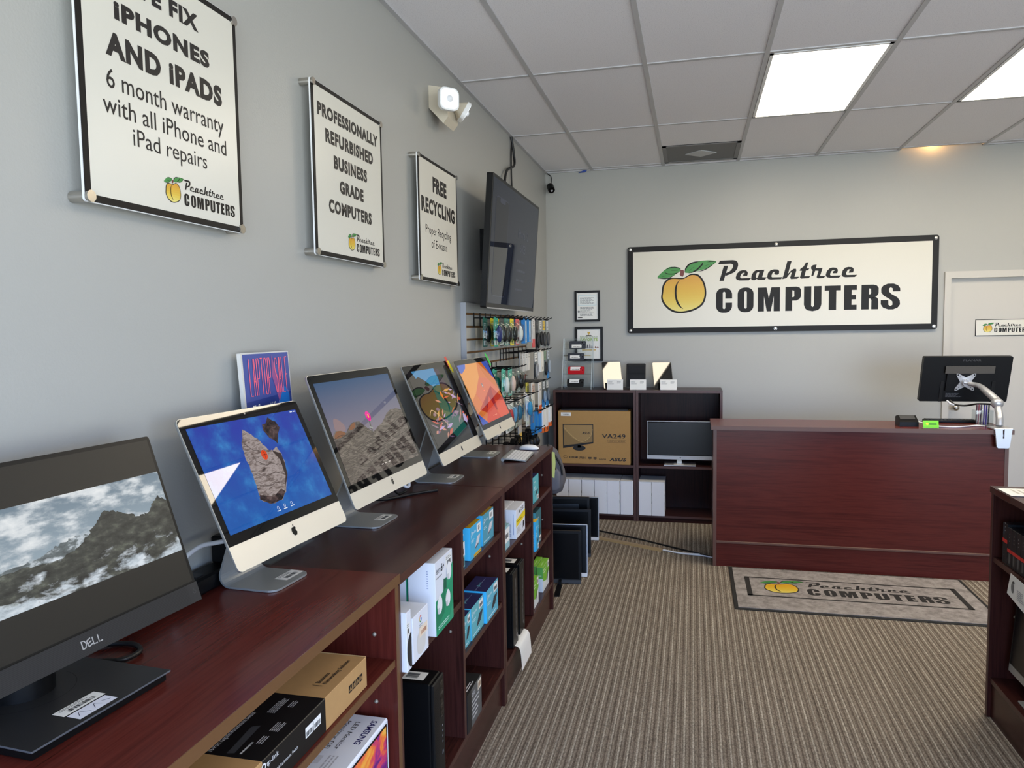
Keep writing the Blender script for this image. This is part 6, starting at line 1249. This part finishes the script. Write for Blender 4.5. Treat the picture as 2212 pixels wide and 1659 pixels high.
pouch(.2, Y1[11], 1.703, .21, .08, 'clear_plastic', (200, 206, 210), top_row(11, 'clear pouch with pale blue label'), (70, 70, 70))
Y2 = [-1.82, -1.74, -1.66, -1.58, -1.44, -1.3, -1.16, -1.03]
for i, y in enumerate(Y2): hook(y, 1.475, .23, 'black display hook, %s from the near end of the second row' % ORD[i], 'hooks of the second row')
for i in range(4): pouch(.17, Y2[i], 1.478, .13, .065, P(*((150, 150, 148), (196, 194, 190), (206, 204, 200), (214, 212, 208))[i], .3), ((170, 170, 168), WH, WH, WH)[i], '%s pouch on the %s hook of the second row' % (('dull grey', 'pale grey', 'off white', 'white')[i], ORD[i]))
pouch(.19, Y2[4], 1.478, .2, .1, 'clear_plastic', (226, 226, 222), 'large clear pouch with small white label on the fifth hook of the second row', (150, 150, 150))
slim_box(.2, Y2[5], 1.478, .155, .1, (234, 230, 220), (238, 236, 228), 'broad white hanging card on the second row of hooks'); pouch(.16, Y2[5], 1.478, .21, .1, P(24, 26, 44, .3), (40, 40, 80), 'dark navy pouch behind the broad white hanging card', BK)
pouch(.2, Y2[6], 1.478, .2, .075, 'clear_plastic', (120, 150, 120), 'clear pouch with green header on the second row of hooks', BK); pouch(.2, Y2[7], 1.478, .19, .075, 'clear_plastic', (196, 206, 216), 'clear pouch with a blue plug at its foot on the second row', (150, 160, 170), (40, 130, 200))
Y3 = [-2.28, -2.16, -2.04, -1.93]
for i, y in enumerate(Y3): hook(y, 1.392, .235, 'black display hook, %s from the near end of the short middle row' % ORD[i], 'hooks of the short middle row')
mouse_pack(.115, Y3[0], 1.395, (70, 176, 150), (30, 110, 90), 'mint green mouse pack behind the white mouse'); mouse_pack(.17, Y3[0], 1.395, (80, 184, 158), (228, 226, 220), 'mint green pack with a white mouse'); mouse_pack(.18, Y3[1], 1.395, (84, 180, 160), (226, 190, 176), 'mint green pack with a pale pink mouse')
mouse_pack(.17, Y3[2], 1.395, (110, 118, 114), BK, 'grey pack with a glossy black mouse beside the pink one'); mouse_pack(.18, Y3[3], 1.395, (120, 128, 124), (14, 15, 17), 'grey pack with a black mouse farthest in the short middle row')
Y4 = [-1.45, -1.35, -1.22, -1.08]
for i, y in enumerate(Y4): hook(y, 1.25, .23, 'black display hook, %s from the near end of the third row' % ORD[i], 'hooks of the third row')
pouch(.13, Y4[0], 1.253, .2, .08, P(224, 206, 60, .3), (224, 210, 90), 'yellow pouch at the near end of the third row'); pouch(.17, Y4[0], 1.253, .2, .09, P(226, 222, 212, .3), (226, 190, 170), 'white pouch with pink print on the third row')
pouch(.2, Y4[1], 1.253, .2, .09, P(224, 220, 212, .3), (232, 228, 220), 'white pouch with an orange foot on the third row', None, (226, 96, 40)); pouch(.2, Y4[2], 1.253, .17, .08, 'clear_plastic', (206, 212, 216), 'clear tube pouch with a blue foot on the third row', (120, 140, 160), (40, 130, 200)); pouch(.2, Y4[3], 1.253, .17, .08, 'clear_plastic', (214, 216, 214), 'clear tube pouch with pale header at the far end of the third row', (90, 100, 110), (40, 130, 200))
Y5 = [-2.3, -2.19, -2.07, -1.95, -1.83, -1.7, -1.56]
for i, y in enumerate(Y5): hook(y, 1.19, .24, 'black display hook, %s from the near end of the lower mouse row' % ORD[i], 'hooks of the lower mouse row')
WP = (232, 230, 226)
mouse_pack(.17, Y5[1], 1.193, WP, (190, 40, 48), 'white pack with a red mouse on the lower mouse row', .1, .2); mouse_pack(.165, Y5[2], 1.193, WP, (96, 160, 210), 'white pack with a light blue mouse on the lower mouse row', .1, .2); mouse_pack(.17, Y5[3], 1.193, (60, 62, 64), (20, 96, 130), 'dark pack with a petrol blue mouse on the lower mouse row', .1, .2)
mouse_pack(.185, Y5[5], 1.193, (222, 226, 238), (30, 140, 196), 'white pack with a bright blue mouse on the lower mouse row', .105, .22); mouse_pack(.14, Y5[6], 1.193, WP, (40, 130, 190), 'white mouse pack behind the bright blue one', .1, .2); pouch(.14, Y5[0], 1.193, .2, .09, P(220, 218, 212, .3), WH, 'white pouch nearest in the lower mouse row'); pouch(.16, Y5[4], 1.193, .28, .09, P(186, 182, 176, .3), (220, 214, 200), 'long grey pouch between the petrol and bright blue mice', None, (214, 180, 90))
Y6 = [-1.46, -1.39, -1.32, -1.25, -1.14, -1.04]
for i, y in enumerate(Y6): hook(y, 1.05, .25, 'black display hook, %s from the near end of the fourth row' % ORD[i], 'hooks of the fourth row')
for i in range(3): slim_box(.17 + .01 * i, Y6[i], 1.053, .17, .06, (40, 130, 196), (44, 136, 200), '%s of three blue slim boxes on the fourth row' % ('nearest', 'middle', 'farthest')[i])
slim_box(.2, Y6[3], 1.053, .18, .09, (234, 232, 226), (236, 236, 232), 'white hanging box on the fourth row, nearest of the white ones', (230, 106, 30)); slim_box(.2, Y6[4], 1.053, .19, .08, (232, 230, 224), (226, 226, 222), 'white hanging box on the fourth row, middle of the white ones', (230, 106, 30)); slim_box(.21, Y6[5], 1.053, .16, .07, (230, 230, 226), (226, 226, 222), 'white hanging box at the far end of the fourth row', (230, 106, 30))
Y7 = [-2.2, -2.05, -1.9, -1.74, -1.58, -1.42]
for i, y in enumerate(Y7):
    hook(y, .93, .25, 'black display hook, %s from the near end of the lowest row' % ORD[i], 'hooks of the lowest row')
    g = thing('headset', 'black headset hanging on the %s hook of the lowest row' % ORD[i], 'headset', (.16, y, .74)); xh = .16 + .01 * (i % 2)
    MB().ribbon([(xh, y + .05 * math.cos(a), .855 + .083 * math.sin(a)) for a in [PI * k / 14 for k in range(15)]], .03, .008, 'black_plastic', (1, 0, 0)).obj('headband', g)
    for s_ in (-1, 1): MB().ell((xh, y + s_ * .05, .825), (.032, .014, .04), 'black_satin', 14, 8).obj('ear_cup', g)

# ---------------------------------------------------------------- goods in and on the right hand bookcase
RB = P(18, 22, 26, .4); y = -3.33
def router(y0, y1, top, label, band, tall):
    o = MB().box(2.475, 2.72, y0, y1, .6756, top, RB, .001); fr = Fr((2.475, y1, .6756), (0, -1, 0), (0, 0, 1)); w, h = y1 - y0, top - .6756
    o.rect(fr, 0, h * band, w, h * (band + .09), P(206, 46, 40), .0005)
    for i in range(3): o.disc(fr, w * .5, h * (band + .3 + .09 * i), .0022, P(190, 192, 196), .0006, 8)
    if tall: o.rect(fr, w * .2, h * .72, w * .45, h * .9, P(50, 60, 74), .0005); [o.disc(fr, w * .4, h * (.2 + .07 * i), .002, P(150, 160, 170), .0006, 8) for i in range(3)]
    else: o.rect(fr, w * .35, h * .08, w * .7, h * .34, P(84, 84, 84), .0005)
    tag(o.obj('router_box'), label, 'box', None)
router(-3.368, -3.322, .836, 'black box with high red stripe at the far end of its row', .52, True)
for i in range(12):
    y1_ = -3.37 - .0405 * i
    if i < 5: router(y1_ - .0395, y1_, .828, 'black red-striped box, %s from the one with the high stripe' % ORD[i], .36, False)
t = thing('desktop_computer', 'black screened computer on the lower shelf of the right hand bookcase', 'computer', (2.6, -3.6, .17))
fr = Fr((2.505, -3.335, .24), (0, -1, 0), (.08, 0, 1)); w, h = .5, .33
MB().prism(fr, rrect(w, h, .006, 3, w / 2, h / 2), -.03, 0, 'black_satin').rect(fr, .004, .0, w - .004, .03, 'aluminium', .0006).obj('case', t)
MB().rect(fr, .012, .036, w - .012, h - .01, 'off_screen', .001).obj('screen', t)
MB().box(2.49, 2.66, -3.7, -3.47, .1706, .178, 'aluminium', .002).box(2.6, 2.615, -3.63, -3.53, .178, .3, 'aluminium').obj('stand', t)
cd = MB().prism(Fr((2.449, -3.452, .585), (0, -1, -.02), (.0, .0, 1)), [(0, .006), (.21, -.02), (.2, .09), (.028, .092)], 0, .001, 'white_paper'); fr = Fr((2.4478, -3.452, .585), (0, -1, 0), (0, 0, 1))
cd.poly(fr, [(.05 + .013 * math.cos(a), .042 + .02 * math.sin(a)) for a in [PI * i / 8 for i in range(16)]], P(120, 120, 120), .0006); cd.poly(fr, [(.045, .062), (.054, .07), (.072, .068), (.056, .06)], P(50, 50, 50), .0009); cd.lines(fr, .09, .01, .16, .05, 6, P(150, 150, 155), .0006)
tag(cd.obj('price_sheet'), 'white price sheet with grey peach hanging from the right bookcase shelf', 'sheet')
t = thing('sign_holder', 'clear sign holder with paper on the right hand bookcase top', 'sign holder', (2.52, -3.36, .963))
MB().prism(Fr((2.4505, -3.305, .9375), (0, -1, 0), (0, 0, 1)), [(.004, .0), (.15, 0), (.14, .027), (.0, .027)], 0, .002, 'acrylic').box(2.455, 2.57, -3.445, -3.305, .9636, .965, 'acrylic').obj('holder', t)
pp = MB().box(2.457, 2.7, -3.44, -3.3, .9652, .966, 'white_paper'); fr = Fr((2.457, -3.3, .966), (0, -1, 0), (1, 0, 0)); pp.lines(fr, .02, .03, .12, .2, 8, P(190, 184, 170), .0004); pp.obj('paper', t)

# ---------------------------------------------------------------- what belongs together
SETS = {'wall_poster': 'stand-off posters on the left wall', 'white_carton': 'white cartons on the back shelf units', 'phone': 'phones in the clear rack', 'tablet': 'tablets on the shelf unit', 'price_card': 'price cards before the tablets', 'pen': 'pens in the clear holder',
        'mouse_pack': 'mouse packs on the slatwall', 'hanging_pouch': 'pouches on the slatwall', 'cable_box': 'slim boxes on the slatwall', 'headset': 'headsets on the lowest row of hooks', 'network_box': 'blue and teal network boxes in the low bookcases', 'wireless_adapter_box': 'green adapter boxes on the far bottom shelf',
        'slim_computer': 'slim black computers on the bottom shelf', 'converter_box': 'yellow banded white boxes', 'paper_tag': 'paper tags on the computers', 'bookcase': 'low bookcases', 'shelf_unit': 'shelf units on the back wall', 'ceiling_light': 'fluorescent ceiling panels', 'floor_cable': 'cables on the carpet'}
for o in list(COL.objects):
    if o.parent is not None or 'category' not in o or 'group' in o: continue
    st = o.name.split('.')[0]
    if st in SETS and not (st == 'cable_box' and o.location.x > .3): o['group'] = SETS[st]
    elif st == 'computer_monitor' and o.location.z < .01: o['group'] = 'monitors standing on the carpet'
    elif st == 'desktop_computer' and o.location.x < 1: o['group'] = 'silver all-in-one computers on the counter'
    elif st == 'router_box' and o.location.x > 2: o['group'] = 'black red-striped boxes on the right bookcase shelf'
